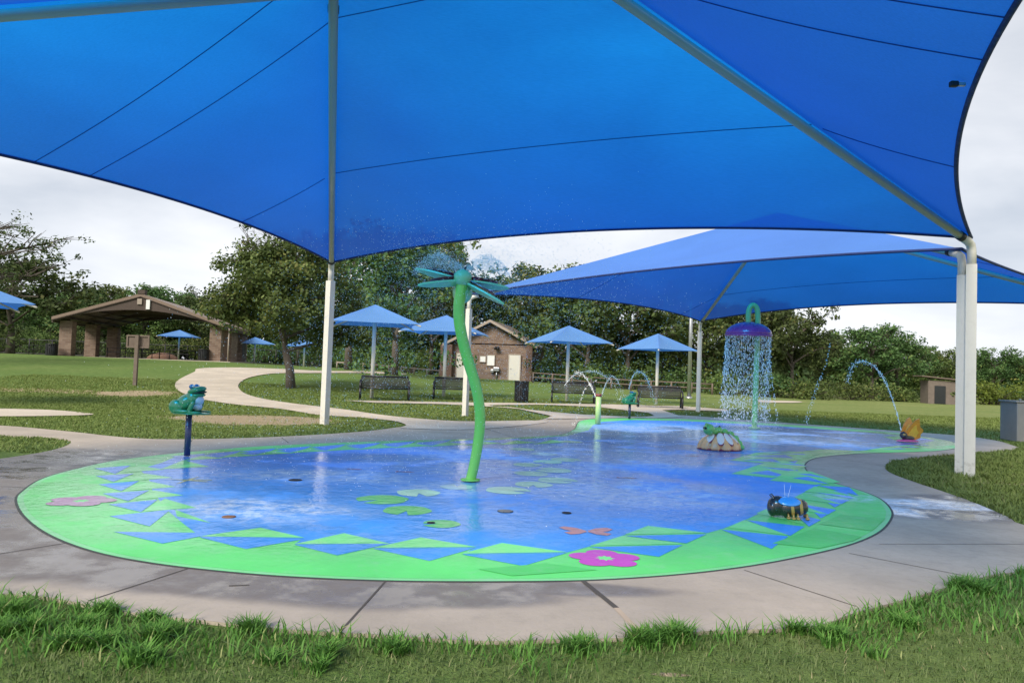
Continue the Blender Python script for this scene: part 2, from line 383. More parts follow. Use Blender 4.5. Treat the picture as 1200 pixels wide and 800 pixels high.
M['offwhite'] = mat('offwhite_door', (.62, .60, .54), .55, .08)
M['white'] = mat('white_enamel', (.78, .78, .76), .4, .06)
M['black'] = mat('black_powder_coat', (.012, .012, .014), .42, .3)
M['darkwin'] = mat('dark_window', (.02, .022, .025), .15, .2)
M['wood'] = mat('weathered_wood', (.15, .115, .09), .9, .35, 5, bmp=.4)
M['wood2'] = mat('old_shed_wood', (.15, .12, .10), .9, .3, 5, bmp=.4)
M['box'] = concrete('grey_box_concrete', tint=(.24, .225, .195))
M['mound'] = mat('red_mulch', (.20, .11, .07), .95, .4, 7, bmp=.5)

# ------------------------------------------------------------------ the setting: ground sheets
def axis(a, b, far):
    return sorted(set([float(i) for i in range(a, b + 1)] + far))
xs = axis(-62, 72, [-900, -400, -200, -110, -80, 90, 130, 200, 400, 900]); ys = axis(-4, 92, [-300, -60, -20, 110, 140, 200, 300, 500, 1100])
V = [(x, y, terr(x, y)) for y in ys for x in xs]; nx = len(xs)
Fq = [(j * nx + i, j * nx + i + 1, (j + 1) * nx + i + 1, (j + 1) * nx + i) for j in range(len(ys) - 1) for i in range(nx - 1)]
lw = MB(); lw.add(V, Fq, 0, True); o = lw.build('lawn', M['lawn']); tag(o, kind='structure')

def crom(pts, n=6):
    k = len(pts); r = []
    for i in range(k):
        a, b, c, d = (pts[(i + j - 1) % k] for j in range(4))
        for s in range(n):
            t = s / n
            r.append(.5 * ((2 * b) + (c - a) * t + (2 * a - 5 * b + 4 * c - d) * t * t + (3 * b - a - 3 * c + d) * t ** 3))
    return r
def sheet(bm, poly, dz, mi=0, cut=True):
    vs = [bm.verts.new((p.x, p.y, 0)) for p in poly]
    f = bm.faces.new(vs); f.normal_update()
    if f.normal.z < 0: f.normal_flip()
    r = bmesh.ops.triangulate(bm, faces=[f]); fs = r['faces']
    x0, x1 = min(p.x for p in poly), max(p.x for p in poly); y0, y1 = min(p.y for p in poly), max(p.y for p in poly)
    if cut and y1 > 20:
        for ax, a, b in ((0, x0, x1), (1, max(y0, 19), y1)):
            for k in range(math.ceil(a), math.floor(b) + 1):
                fs = [q for q in fs if q.is_valid]
                g = list({e for q in fs for e in q.edges} | {v for q in fs for v in q.verts}) + fs
                no_ = (1, 0, 0) if ax == 0 else (0, 1, 0); cc = (k, 0, 0) if ax == 0 else (0, k, 0)
                rr = bmesh.ops.bisect_plane(bm, geom=g, plane_co=cc, plane_no=no_)
                fs = [q for q in rr['geom'] if isinstance(q, bmesh.types.BMFace)]
    fs = [q for q in fs if q.is_valid]
    for v in {v for q in fs for v in q.verts}: v.co.z = terr(v.co.x, v.co.y) + dz
    for q in fs: q.material_index = mi
def bm_obj(bm, name, mats, parent=None, kind='structure'):
    me = bpy.data.meshes.new(name); bm.to_mesh(me); bm.free()
    for q in (mats if isinstance(mats, list) else [mats]): me.materials.append(q)
    o = bpy.data.objects.new(name, me); link(o, parent)
    if kind and parent is None: o['kind'] = kind
    return o
G = lambda l: [ground(*p) for p in l]

DECK = G([(-250, 690), (-120, 694), (0, 699), (60, 704), (150, 721), (250, 732), (330, 741), (450, 748), (560, 755), (650, 753), (740, 751), (830, 743), (950, 738),
          (1000, 722), (1080, 700), (1130, 685), (1200, 672), (1400, 668), (1420, 650), (1300, 635), (1200, 617), (1180, 607), (1130, 586), (1060, 562), (1040, 553), (1038, 547), (1045, 542),
          (1075, 537), (1120, 533), (1160, 530), (1194, 526.5), (1185, 522), (1168, 517), (1130, 511.5), (1060, 506), (950, 498), (860, 491.5), (800, 487), (768, 488.5), (700, 488),
          (650, 487), (642, 490), (620, 494), (540, 495), (478, 500), (430, 506), (350, 511.5), (260, 515), (180, 515.5), (130, 512), (100, 508.5), (50, 503.5), (0, 499.5), (-100, 496), (-100, 505),
          (0, 511), (70, 515), (83, 520), (60, 529), (0, 539), (-100, 552), (-250, 575)])
bm = bmesh.new(); sheet(bm, crom(DECK, 3), .020, 0)
dk = crom(DECK, 3)
for i in range(len(dk)):          # the slab has an edge
    a, b = dk[i - 1], dk[i]
    f = bm.faces.new([bm.verts.new((q.x, q.y, terr(q.x, q.y) + z)) for q, z in ((a, .0195), (b, .0195), (b, -.04), (a, -.04))]); f.material_index = 0
def jl(bm, a, b, w_, mi, dz=.0225):
    w_ *= .75
    a = ground(*a); b = ground(*b); d = (b - a).normalized(); n = Vector((-d.y, d.x, 0)) * w_ / 2
    vs = [bm.verts.new((q.x, q.y, terr(q.x, q.y) + dz)) for q in (a - n, b - n, b + n, a + n)]
    f = bm.faces.new(vs); f.material_index = mi
for a, b, w_ in [((453, 683), (398, 745), .018), ((240, 663), (103, 708), .014), ((97, 636), (-60, 662), .014), ((872, 671), (1003, 714), .012), ((995, 651), (1158, 683), .012),
                 ((1160, 530), (1120, 524), .012), ((330, 514), (338, 520), .02), ((225, 517), (215, 527), .02), ((560, 500), (600, 513), .02), ((1030, 640), (1200, 640), .01), ((1100, 600), (1220, 606), .012),
                 ((965, 536), (1040, 548), .014), ((70, 575), (0, 572), .012), ((780, 487), (770, 491), .03)]:
    jl(bm, a, b, w_, 1)
jl(bm, (683, 684), (722, 716), .05, 1); jl(bm, (722, 716), (752, 748), .045, 2)
jl(bm, (268, 690), (292, 689), .02, 1)
bm_obj(bm, 'pool_deck', [M['deck'], M['joint'], M['joint_patch']])

bm = bmesh.new()
sheet(bm, crom(G([(240, 431.5), (228, 436), (210, 445), (205, 452), (210, 459), (230, 467), (270, 474), (330, 480), (372, 487), (420, 490), (460, 494), (476, 499), (474, 503),
                  (560, 504), (640, 496), (620, 493.5), (540, 494.5), (460, 488.5), (400, 480), (340, 473), (300, 466), (283, 459), (280, 450), (295, 442), (330, 437.5), (400, 437.2), (470, 439), (470, 437.5), (400, 435), (330, 432.5)]), 4), .030)
bm_obj(bm, 'curved_path', M['path'])
bm = bmesh.new()
sheet(bm, G([(402, 470), (470, 471), (560, 472.5), (640, 473.5), (720, 474.5), (800, 476.5), (852, 480.5), (851, 483), (800, 480.8), (776, 481.2), (790, 486), (801, 489.5), (768, 491), (740, 490.6),
             (767, 488.2), (760, 484.5), (700, 477.5), (640, 475), (572, 475.6), (580, 477.5), (620, 481), (680, 486.5), (740, 489.5), (720, 491), (640, 492), (647, 488.5), (600, 478), (520, 474.3), (440, 472.8)]), .036)
bm_obj(bm, 'bench_path', M['path'])
bm = bmesh.new(); sheet(bm, crom(G([(-90, 479), (0, 479.8), (60, 481.5), (100, 484.8), (107, 487), (60, 488.5), (0, 489), (-90, 489)]), 4), .03); bm_obj(bm, 'side_path', M['path'])
bm = bmesh.new(); sheet(bm, crom(G([(884, 469), (905, 469.5), (937, 470.5), (936, 472), (905, 472), (885, 471)]), 3), .03); bm_obj(bm, 'utility_slab', M['path'])

# ---- splash pad: painted wet surfacing
PADO = G([(20, 588), (29, 607), (58, 629), (110, 649), (180, 663), (270, 673.5), (360, 680), (470, 684), (600, 684.5), (700, 682.5), (800, 675.5), (880, 665.5), (950, 652), (1000, 639), (1030, 625),
          (1043, 610), (1043, 599), (1030, 586), (1006, 576), (975, 567), (955, 560), (944, 552), (943, 545), (952, 539), (975, 535), (1010, 532.5), (1060, 531), (1095, 529.5), (1119, 526.5), (1125, 523), (1112, 517.5), (1080, 512),
          (1040, 507), (950, 500), (880, 495.5), (800, 491.7), (740, 490.6), (700, 491.3), (682, 493.5), (677, 497), (674, 503), (662, 509), (640, 512), (560, 515.3), (450, 518), (330, 523), (250, 528.5), (150, 539), (90, 551), (50, 563), (28, 577)])
po = crom(PADO, 5)
def grow(poly, d):
    k = len(poly); r = []
    area = sum(poly[i].x * poly[(i + 1) % k].y - poly[(i + 1) % k].x * poly[i].y for i in range(k))
    for i in range(k):
        t = poly[(i + 1) % k] - poly[i - 1]; n = Vector((t.y, -t.x, 0)).normalized() * (1 if area > 0 else -1)
        r.append(poly[i] + n * d)
    return r
MS = ['p_rim', 'p_green', 'p_blue', 'p_green2', 'p_green3', 'p_blue2', 'p_pink', 'p_pinkpale', 'p_orange', 'p_yellow', 'p_red', 'p_lily', 'p_lilydark', 'p_white', 'p_edge']
mi = {k: i for i, k in enumerate(MS)}
bm = bmesh.new()
sheet(bm, grow(po, .022), .0222, mi['p_rim']); sheet(bm, po, .0236, mi['p_edge']); sheet(bm, grow(po, -.05), .0246, mi['p_green'])
INNER = G([(208, 536), (190, 544), (163, 552), (172, 560), (176, 568), (178, 576), (186, 588), (196, 601), (215, 617), (236, 633), (355, 634), (345, 641.5), (455, 641), (437, 646), (557, 645), (542, 653), (664, 651), (691, 643.5), (732, 630),
           (759, 619.5), (827, 628), (848, 622), (873, 612), (905, 597), (940, 580), (970, 566), (958, 561), (935, 553), (931, 545), (938, 538), (962, 532), (1010, 529), (1060, 526.5), (1080, 521), (1096, 517), (1075, 513.5), (1030, 509),
           (950, 502.7), (880, 498), (800, 494), (740, 493), (705, 495), (695, 499), (690, 505), (664, 512), (600, 516.5), (500, 520.5), (400, 526), (330, 530), (260, 534)])
sheet(bm, INNER, .0256, mi['p_blue'])
zc = [.0264]
def dec(pts, k, smooth_=False):
    zc[0] += .00002; p = G(pts) if not isinstance(pts[0], Vector) else pts
    sheet(bm, p, zc[0], mi[k], cut=False)
for g_, b_ in [
    ([(345, 641), (403, 628), (457, 640.5)], [(345, 642), (455, 641), (395, 654.5)]),
    ([(437, 645.5), (493, 633), (559, 644.5)], [(437, 646.5), (557, 645.5), (503, 661)]),
    ([(540, 652.5), (588, 639.5), (665, 650.5)], [(542, 653.5), (664, 651.5), (613, 667)]),
    ([(232, 632), (305, 621.5), (357, 633.5)], [(233, 633), (360, 634.5), (288, 647)]),
    ([(205, 600), (207, 608), (247, 616)], [(133, 626.5), (256, 628), (190, 640.5)]),
    ([(168, 602.5), (193, 587), (230, 598)], [(128, 608), (200, 600), (175, 620)]),
    ([(158, 588.5), (180, 577), (215, 583)], [(127, 594), (185, 588), (165, 603)]),
    ([(150, 577.5), (173, 566), (206, 573)], [(120, 581), (175, 577), (150, 590)]),
    ([(145, 567), (170, 557), (202, 562)], [(115, 570), (163, 566), (142, 578)]),
    ([(142, 556), (163, 547.5), (192, 552.5)], [(112, 560), (157, 557), (133, 567)]),
    ([(188, 552), (215, 541), (245, 549)], [(110, 551), (153, 547.5), (135, 557.5)]),
    ([(732, 629.5), (759, 619), (829, 627.5)], [(732, 631), (828, 629), (804, 640)]),
    ([(691, 643), (729, 631), (802, 640.5)], [(690, 644.5), (800, 642), (772, 656)]),
    ([(852, 621), (872, 612), (926, 630.5)], [(845, 623.5), (924, 631.5), (904, 646.5)]),
    ([(886, 604), (905, 596), (945, 618)], [(874, 612), (943, 620), (926, 631)]),
]:
    dec(g_, 'p_green2'); dec(b_, 'p_blue')
# row along the far edge
for i in range(11):
    x0 = 200 + i * 41; ya = lambda x: 547.5 - (x - 155) * .088 + ((x - 155) ** 2) * .0000815 - 8.2
    yb = ya(x0); dec([(x0, yb + 1.2), (x0 + 42, yb - 2.5), (x0 + 26, yb + 5)], 'p_blue'); dec([(x0 + 14, yb + 6), (x0 + 36, yb + .5), (x0 + 62, yb + 3.2)], 'p_green2')
# the neck: fans of stripes
dec([(857, 557), (896, 544), (918, 541.5), (946, 548), (905, 562)], 'p_green2')
for a, b, c in [((877, 556), (900, 553), (930, 562)), ((890, 549), (925, 551), (941, 556)), ((905, 544.5), (935, 545.5), (948, 548))]: dec([a, b, c], 'p_blue')
dec([(902, 565), (926, 553), (950, 554), (985, 567), (955, 570)], 'p_green2')
for a, b, c in [((928, 562), (947, 560.5), (972, 569.5)), ((934, 557), (950, 557), (972, 563))]: dec([a, b, c], 'p_blue')
for a, b, c in [((958, 571), (995, 573), (1006, 583)), ((948, 578), (990, 577), (1000, 587)), ((962, 586), (996, 588), (978, 597)), ((944, 594), (980, 600), (962, 610)), ((930, 604), (962, 612), (948, 620))]: dec([a, b, c], 'p_blue')
for a, b, c in [((943, 578), (955, 572), (1002, 584)), ((930, 586), (942, 580), (990, 594)), ((912, 596), (925, 590), (972, 606)), ((945, 597), (955, 601), (965, 607))]: dec([a, b, c], 'p_green2')
dec([(855, 541), (885, 532), (925, 530), (962, 533), (936, 541), (905, 545)], 'p_green2')
for a, b, c in [((868, 540.5), (905, 539), (915, 543.5)), ((878, 536), (920, 534), (930, 538.5)), ((895, 532.2), (935, 531), (945, 534.5))]: dec([a, b, c], 'p_blue')
dec([(912, 533), (960, 528), (1010, 529.5), (965, 533)], 'p_green2')
dec([(1015, 528.5), (1050, 523.5), (1090, 521), (1070, 527.5)], 'p_green2')
for a, b, c in [((1050, 525.2), (1070, 524), (1080, 525.6)), ((1030, 527.4), (1055, 526.2), (1062, 527.6)), ((1062, 522.8), (1085, 521.9), (1090, 523.4))]: dec([a, b, c], 'p_blue')
dec([(1035, 513), (1062, 511), (1078, 515), (1050, 517)], 'p_green2')
# tone-on-tone facets in the green border
for t in [] and [[(270, 660), (395, 655), (440, 664), (300, 672)], [(450, 662), (503, 661.5), (560, 672), (420, 678)], [(180, 648), (288, 648), (300, 660), (200, 660)], [(720, 668), (772, 657), (840, 663), (800, 671)]]: dec(t, 'p_green')
for t in [[(905, 640), (955, 622), (1010, 632), (1000, 637), (960, 646)], [(560, 671), (640, 664), (700, 672), (600, 679)], [(960, 617), (985, 606), (1038, 610), (1022, 625)]]: dec(t, 'p_green3')
def disc(px, py, hw, k, notch=True, sq=1., ang=None, n=28):
    c = ground(px, py); r = hw * c.y / F; a0 = random.uniform(0, 6.28) if ang is None else ang
    pts = [Vector((c.x + r * cos(a0 + a) * (1 + .04 * sin(5 * a)), c.y + r * sq * sin(a0 + a), 0)) for a in [(.22 if notch else 0) + (2 * pi - (.44 if notch else 0)) * i / n for i in range(n + (1 if notch else 0))]]
    if notch: pts.append(Vector((c.x + r * .15 * cos(a0), c.y + r * .15 * sin(a0), 0)))
    dec(pts, k)
random.seed(5)
for px, py, hw, k in [(448, 588, 30, 'p_lilydark'), (477, 601, 28, 'p_lilydark'), (490, 580, 25, 'p_lily'), (595, 577, 26, 'p_lily'), (625, 570, 22, 'p_lily'), (653, 565, 23, 'p_lily'), (623, 557, 20, 'p_lily'),
                      (649, 553, 21, 'p_lily'), (618, 546.5, 17, 'p_lily'), (642, 543, 17, 'p_lily'), (663, 540.5, 18, 'p_lily'), (637, 533.5, 16, 'p_white'), (612, 528, 15, 'p_lily'), (535, 573, 19, 'p_white'), (517, 617, 22, 'p_green3'),
                      (668, 519, 14, 'p_lily'), (880, 537, 10, 'p_lily')]: disc(px, py, hw, k)
def flower(px, py, hw, k, kc):
    c = ground(px, py); r = hw * c.y / F
    for i in range(5):
        a = i * 2 * pi / 5 + .35; q = c + Vector((cos(a), sin(a), 0)) * r * .56
        dec([q + Vector((cos(t + a) * r * .46, sin(t + a) * r * .40, 0)) for t in [2 * pi * j / 18 for j in range(18)]], k)
    dec([c + Vector((cos(t), sin(t), 0)) * r * (.16 if j % 2 else .28) for j, t in enumerate([2 * pi * j / 16 for j in range(16)])], kc)
flower(709, 658, 42, 'p_pink', 'p_green2'); flower(95, 590, 37, 'p_pinkpale', 'p_green')
c = ground(688, 626); s_ = 32 * c.y / F
for sg in (-1, 1):
    dec([c + Vector((sg * s_ * a, s_ * b, 0)) for a, b in [(.03, .1), (.35, .55), (.8, .75), (1., .5), (.8, .15), (.55, 0), (.85, -.3), (.65, -.6), (.3, -.45), (.03, -.1)]], 'p_orange')
c = ground(220, 565); s_ = 27 * c.y / F
dec([c + Vector((s_ * a, s_ * b, 0)) for a, b in [(-1, 0), (-.1, .12), (.9, .3), (1, .15), (.1, 0), (1, -.2), (.9, -.35), (-.1, -.12)]], 'p_yellow')
dec([c + Vector((s_ * a, s_ * b, 0)) for a, b in [(0, -1.2), (.12, 0), (.05, 1.1), (-.1, 0)]], 'p_yellow')
for px, py, hw in [(416, 552, 9), (475, 555, 11), (735, 562, 12), (812, 536, 9), (600, 536, 8)]:
    c = ground(px, py); s_ = hw * c.y / F
    dec([c + Vector((s_ * a, s_ * b * .9, 0)) for a, b in [(-1, .5), (-.6, .1), (-.2, .35), (.5, .35), (1, 0), (.5, -.35), (-.2, -.35), (-.6, -.1), (-1, -.5)]], 'p_red')
bm_obj(bm, 'splash_pad', [M[k] for k in MS])

for i, (px, py, hw, k, lb) in enumerate([(592, 602, 13, 'steel', 'round black drain grate between the stem base and the orange butterfly'), (346, 565, 11, 'black', 'dark round drain grate beside the painted dragonfly at left'),
                             (268, 609, 11, 'mound', 'rusty round drain cover near the left blue triangles'), (664, 604, 8, 'black', 'small dark nozzle plate set right of the stem'), (505, 616, 7, 'black', 'small dark nozzle plate set left of the butterfly')]):
    c = ground(px, py); r = hw * c.y / F * .72
    t = thing('drain_grate', lb, 'drain', (c.x, c.y, .0300), 0, 'drains set in the splash pad')
    q = MB(); q.tube([(0, 0, -.003), (0, 0, .001)], r, 24); q.build('plate', M['black' if k != 'mound' else 'mound'], t)
    q = MB()
    for j in range(-3, 4): q.box((0, j * r * .25, .0015), (2 * r * sqrt(1 - (j * .25) ** 2) * .9, r * .07, .003))
    q.build('bars', M[k], t)

# ------------------------------------------------------------------ big shade canopies
def canopy(label, P, T1, T2, H, sag, seams_v, post_r=.078, group=None, lamp=False):
    """P: four corners on the ground in order; ridge ends T1 (for P0,P3) and T2 (for P1,P2)"""
    c0 = (P[0] + P[1] + P[2] + P[3]) / 4
    t = thing('shade_canopy', label, 'shade canopy', (c0.x, c0.y, 0), 0, group)
    o = Vector((c0.x, c0.y, 0)); E = [Vector((p.x, p.y, H)) - o for p in P]; T = [T1 - o, T2 - o, T2 - o, T1 - o]
    for i in range(4):
        d = (T[i] - E[i]).normalized(); b = E[i].copy(); dxy = Vector((d.x, d.y, 0)).normalized(); a = math.atan2(dxy.y, dxy.x)
        q = MB(); q.tube([(b.x, b.y, -.05), (b.x, b.y, H - .33)], post_r * 1.36, 4, sm=False, rot=R(-121.6 + 45))
        
        po_ = q.build('post', M['cream'], t)
        q = MB(); q.tube([(b.x, b.y, H - .37), (b.x, b.y, H - .12), Vector((b.x, b.y, H - .03)) + d * .03, b + d * .12, b + d * .30], post_r * .86, 14)
        q.build('elbow', M['cream'], t)
        q = MB(); q.tube([b + d * .29, b + d * .39], post_r * .93, 14); q.build('clamp_band', M['black_band'], t); q = MB(); q.tube([b + (T[i] - b) * .955, b + (T[i] - b) * .965 + d * .0], post_r * .9, 14); q.build('clamp_band', M['black_band'], t)
        q = MB(); q.tube([b + d * .36, T[i] - Vector((0, 0, .03))], post_r * .78, 14); q.build('rafter_pipe', M['pipe'], t)
    if (T1 - T2).length > .2:
        q = MB(); q.tube([T[0] - Vector((0, 0, .05)), T[1] - Vector((0, 0, .05))], post_r * .8, 14); q.build('ridge_pipe', M['pipe'], t)
    NS, NT = 28, 20
    upo = Vector((0, 0, .095))
    def surf(i, s, tt):
        a, b = E[i], E[(i + 1) % 4]; ta, tb = T[i], T[(i + 1) % 4]
        ed = a.lerp(b, s); tp = ta.lerp(tb, s); inn = (ta + tb) / 2 - (a + b) / 2; inn.normalize()
        Lg = (b - a).length; k = 4 * s * (1 - s)
        p = ed.lerp(tp, tt)
        p += inn * (sag * Lg * k * (1 - tt) ** 1.6)
        p.z -= .009 * Lg * k * sin(pi * tt) * .8
        return p + upo
    for i in range(4):
        q = MB(); vs = [surf(i, a / NS, b / NT) for b in range(NT + 1) for a in range(NS + 1)]
        q.add(vs, [(b * (NS + 1) + a, b * (NS + 1) + a + 1, (b + 1) * (NS + 1) + a + 1, (b + 1) * (NS + 1) + a) for b in range(NT) for a in range(NS)], 0, True)
        q.build('cloth_panel', M['cloth'], t)
        q = MB(); q.tube([surf(i, a / 40, 0.002) for a in range(41)], .026, 8); q.build('cable_hem', M['hem'], t)
    if lamp:
        best = min((((surf(1, k / 400, .035) + o - EYE).dot(cu) / (surf(1, k / 400, .035) + o - EYE).dot(fw) * F - 307) ** 2, k / 400) for k in range(400) if (surf(1, k / 400, .035) + o - EYE).y > 1)
        c_ = surf(1, best[1], .035); q = MB(); q.box(c_ - Vector((.06, 0, .05)), (.07, .05, .05), bev=.008); q.box(c_ - Vector((-.01, 0, .05)), (.06, .03, .03), mi=1); q.build('hem_lamp', [M['black'], M['steel']], t)  # small unlit lamp fixture hung near the canopy hem
    # seams follow strips of constant distance from the edge P0-P1
    v = (P[3] - P[0]).normalized(); D = (P[3] - P[0]).length
    vM = [(T[0] - E[0]).dot(v), (T[1] - E[1]).dot(v)]
    q = MB()
    for sv in seams_v:
        for i in (0, 2):
            vm = (vM[0] + vM[1]) / 2; tt = sv / vm if i == 0 else (D - sv) / (D - vm)
            if 0 < tt < 1: q.tube([surf(i, a / 30, tt) - Vector((0, 0, .008)) for a in range(31)], .0055, 5)
        for i in (1, 3):
            vm = vM[1] if i == 1 else vM[0]; pts = []
            for k in range(26):
                tt = k / 25; den = 1 - tt
                if den < .02: continue
                s = (sv - tt * vm) / (D * den); s = s if i == 1 else 1 - s
                if 0 <= s <= 1: pts.append(surf(i, s, tt) - Vector((0, 0, .008)))
            if len(pts) > 2: q.tube(pts, .0055, 5)
    q.build('seam', M['seam'], t)
    return t
uA = Vector((.9195, -.393, 0)); vA = Vector((-.393, -.9195, 0))
A = ground(380, 498); A = Vector((A.x, A.y, 0)); C = ground(1136, 558); C = Vector((C.x, C.y, 0))
dd = (C - A).normalized(); vv = Vector((dd.y, -dd.x, 0)); W = 12.1
A2 = A + vv * W; C2 = C + vv * W + dd * .2
T1 = at(391, -14, 8.45); T2 = T1 + dd * 2.6
cn1 = canopy('large blue shade canopy overhead, nearest one, covering the near half of the pad', [A, C, C2, A2], T1, T2, 3.65, .070, [3.3, 6.4, 7.2], lamp=True, group='large blue shade canopies over the splash pad')
q = MB(); pc = cn1.location + Vector((0, 0, 0))
B = ground(545, 488); D_ = ground(818, 483); B = Vector((B.x, B.y, 0)); D_ = Vector((D_.x, D_.y, 0))
Cb = C + Vector((-.058, .155, 0)); E_ = Cb + (D_ - B)
ap = (Cb + D_) / 2; ap = Vector((ap.x, ap.y, 5.95))
canopy('large blue shade canopy farther back, over the shower dome', [B, Cb, E_, D_], ap, ap, 3.5, .058, [3.9, 9.6], .072, 'large blue shade canopies over the splash pad')

# ------------------------------------------------------------------ small pyramid umbrellas
def umbrella(px, Y, rz, label, eave=2.85, half=1.62, rise=.78, pos=None):
    p = pos or stand(px, Y)
    t = thing('shade_umbrella', label, 'umbrella', p, rz, 'small blue square umbrellas around the lawn')
    q = MB(); q.tube([(0, 0, -.05), (0, 0, eave + .35)], .075, 12); q.build('post', M['cream'], t)
    q = MB(); n = 10
    for k in range(4):
        a0, a1 = pi / 4 + k * pi / 2, pi / 4 + (k + 1) * pi / 2; hs = half * sqrt(2)
        a = Vector((cos(a0) * hs, sin(a0) * hs, eave)); b = Vector((cos(a1) * hs, sin(a1) * hs, eave)); tp = Vector((0, 0, eave + rise)); vs = []
        for j in range(n + 1):
            for i in range(n + 1):
                s, u = i / n, j / n; e_ = a.lerp(b, s); inn = (-(a + b) / 2); inn.z = 0; inn.normalize()
                pt = e_.lerp(tp, u) + inn * (.16 * 4 * s * (1 - s) * (1 - u)); pt.z -= .05 * 4 * s * (1 - s) * sin(pi * u); vs.append(pt)
        q.add(vs, [(j * (n + 1) + i, j * (n + 1) + i + 1, (j + 1) * (n + 1) + i + 1, (j + 1) * (n + 1) + i) for j in range(n) for i in range(n)], 0, True)
    q.build('canopy_cloth', M['cloth_small'], t)
    for k in range(4):
        a0 = pi / 4 + k * pi / 2; hs = half * sqrt(2)
        q = MB(); q.tube([(0, 0, eave + rise - .17), (cos(a0) * hs * 1.01, sin(a0) * hs * 1.01, eave - .08)], .03, 8); q.build('rafter', M['cream'], t)
    return t
umbrella(437, 28.6, R(12), 'blue square umbrella behind the leftmost bench, highest of the small ones', 2.85)
umbrella(521, 32.0, R(-8), 'blue square umbrella just left of the dragonfly stem, before the brick restroom', 2.75)
umbrella(665, 33.5, R(20), 'blue square umbrella behind the third bench from the left', 2.62, 1.5)
umbrella(770, 35.0, R(35), 'blue square umbrella beside the grey light pole', 2.55, 1.35)
umbrella(209, 70, R(10), 'small distant blue umbrella showing beneath the brown pavilion roof', 2.2, 1.6, .65)
umbrella(298, 66, R(30), 'distant blue umbrella between the pavilion and the big tree trunk', 1.75, 1.45, .6)
umbrella(356, 64, R(5), 'distant blue umbrella right behind the big tree trunk', 1.75, 1.5, .6)
umbrella(-62, 20, R(40), 'blue umbrella cut off by the left edge of the picture', 2.72, 1.75)

# ------------------------------------------------------------------ benches, bin, pole, box, sign
def bench():
    t = thing('park_bench', '', 'bench', (0, 0, 0), 0, 'black metal benches along the path')
    W_ = 1.8; q = MB(); x0 = W_ / 2
    for k in range(17): q.box((0, -.22 + k * .027, .43 + (.0)), (W_ - .06, .018, .008))
    for k in range(45): q.box((-x0 + .05 + k * (W_ - .1) / 44, -.005, .434), (.018, .44, .006))
    q.tube([(-x0 + .03, -.24, .43), (x0 - .03, -.24, .43)], .036, 8); q.tube([(-x0 + .03, .22, .43), (x0 - .03, .22, .43)], .022, 8)
    q.build('seat', M['black'], t)
    q = MB(); Rb = Matrix.Rotation(R(-14), 3, 'X')
    for k in range(15): q.box(Vector((0, .22, .50)) + Rb @ Vector((0, 0, k * .025)), (W_ - .06, .008, .014), M=Rb)
    for k in range(45): q.box(Vector((-x0 + .05 + k * (W_ - .1) / 44, .22, .50)) + Rb @ Vector((0, 0, .175)), (.016, .007, .36), M=Rb)
    tp = Vector((0, .22, .50)) + Rb @ Vector((0, 0, .37))
    q.tube([(-x0 + .03, tp.y, tp.z), (x0 - .03, tp.y, tp.z)], .036, 8); q.tube([(-x0 + .03, .22, .49), (x0 - .03, .22, .49)], .02, 8)
    for s in (-1, 1): q.tube([(s * (x0 - .03), .21, .44), (s * (x0 - .03), tp.y, tp.z)], .024, 8)
    q.build('backrest', M['black'], t)
    for s in (-1, 1):
        q = MB(); x = s * (x0 + .0)
        q.tube([(x, .30, .66), (x, .12, .70), (x, -.12, .69), (x, -.27, .62), (x, -.32, .50), (x, -.30, .42)], .036, 8); q.build('armrest', M['black'], t)
        for y0, y1 in ((-.30, -.30), (.24, .34)):
            q = MB(); q.tube([(x, y0, .45), (x, y1, 0)], .038, 8); q.box((x, y1, .006), (.09, .09, .012)); q.build('leg', M['black'], t)
    return t
b0 = bench(); BL = [((425, 479), 27.9, 'black metal bench nearest the left canopy post'), ((509, 562), 30.0, 'black metal bench behind the cream post and the dragonfly stem'),
                    ((646, 699), 31.5, 'black metal bench right of the trash can, behind the pale green bollard'), ((747, 801), 31.0, 'black metal bench left of the cream post under the far canopy')]
for i, ((x0, x1), Y, lb) in enumerate(BL):
    o = b0 if i == 0 else copy_tree(b0); p = stand((x0 + x1) / 2, Y); o.location = p + Vector((0, 0, .035)); o.rotation_euler = (0, 0, R([10, 4, -3, -6][i])); o['label'] = lb

def bin_(p, label, r=.30, h=.82, rz=0):
    t = thing('trash_can', label, 'trash can', p, rz, 'black slatted trash cans')
    q = MB()
    for k in range(20):
        a = 2 * pi * k / 20; q.box((cos(a) * r, sin(a) * r, h / 2 + .02), (.015, .07, h), rz=a)
    q.build('slats', M['black'], t); q = MB(); q.tube([(0, 0, .03), (0, 0, h - .02)], r - .03, 16); q.build('liner', M['darkwin'], t)
    q = MB(); q.tube([(0, 0, h - .02), (0, 0, h + .03)], r + .02, 20); q.build('rim', M['black'], t)
bin_(stand(612, 30.6) + Vector((0, 0, .03)), 'black slatted trash can by the bench path in front of the restroom', .285)
p = stand(808, 44); t = thing('light_pole', 'tall grey steel pole behind the far canopy post', 'pole', p)
q = MB(); q.tube([(0, 0, 0), (0, 0, 7.8)], [.13, .08], 12); q.build('shaft', M['steel'], t); q = MB(); q.tube([(0, 0, -.05), (0, 0, .12)], .2, 12); q.build('base', M['steel'], t)
p = ground(1205, 519)
q = MB(); q.box((.30, .35, .53), (1.25, 1.0, 1.02), bev=.02); q.tube([(-.15, .1, 1.07), (-.15, .1, 1.13)], .03, 8)
t = thing('concrete_box', 'grey concrete utility box on the lawn at the right edge', 'utility box', (p.x, p.y, 0), R(-12)); q.build('body', M['box'], t)
q = MB(); q.box((.30, .35, 1.055), (1.31, 1.06, .045), bev=.01); q.build('lid', M['box'], t)

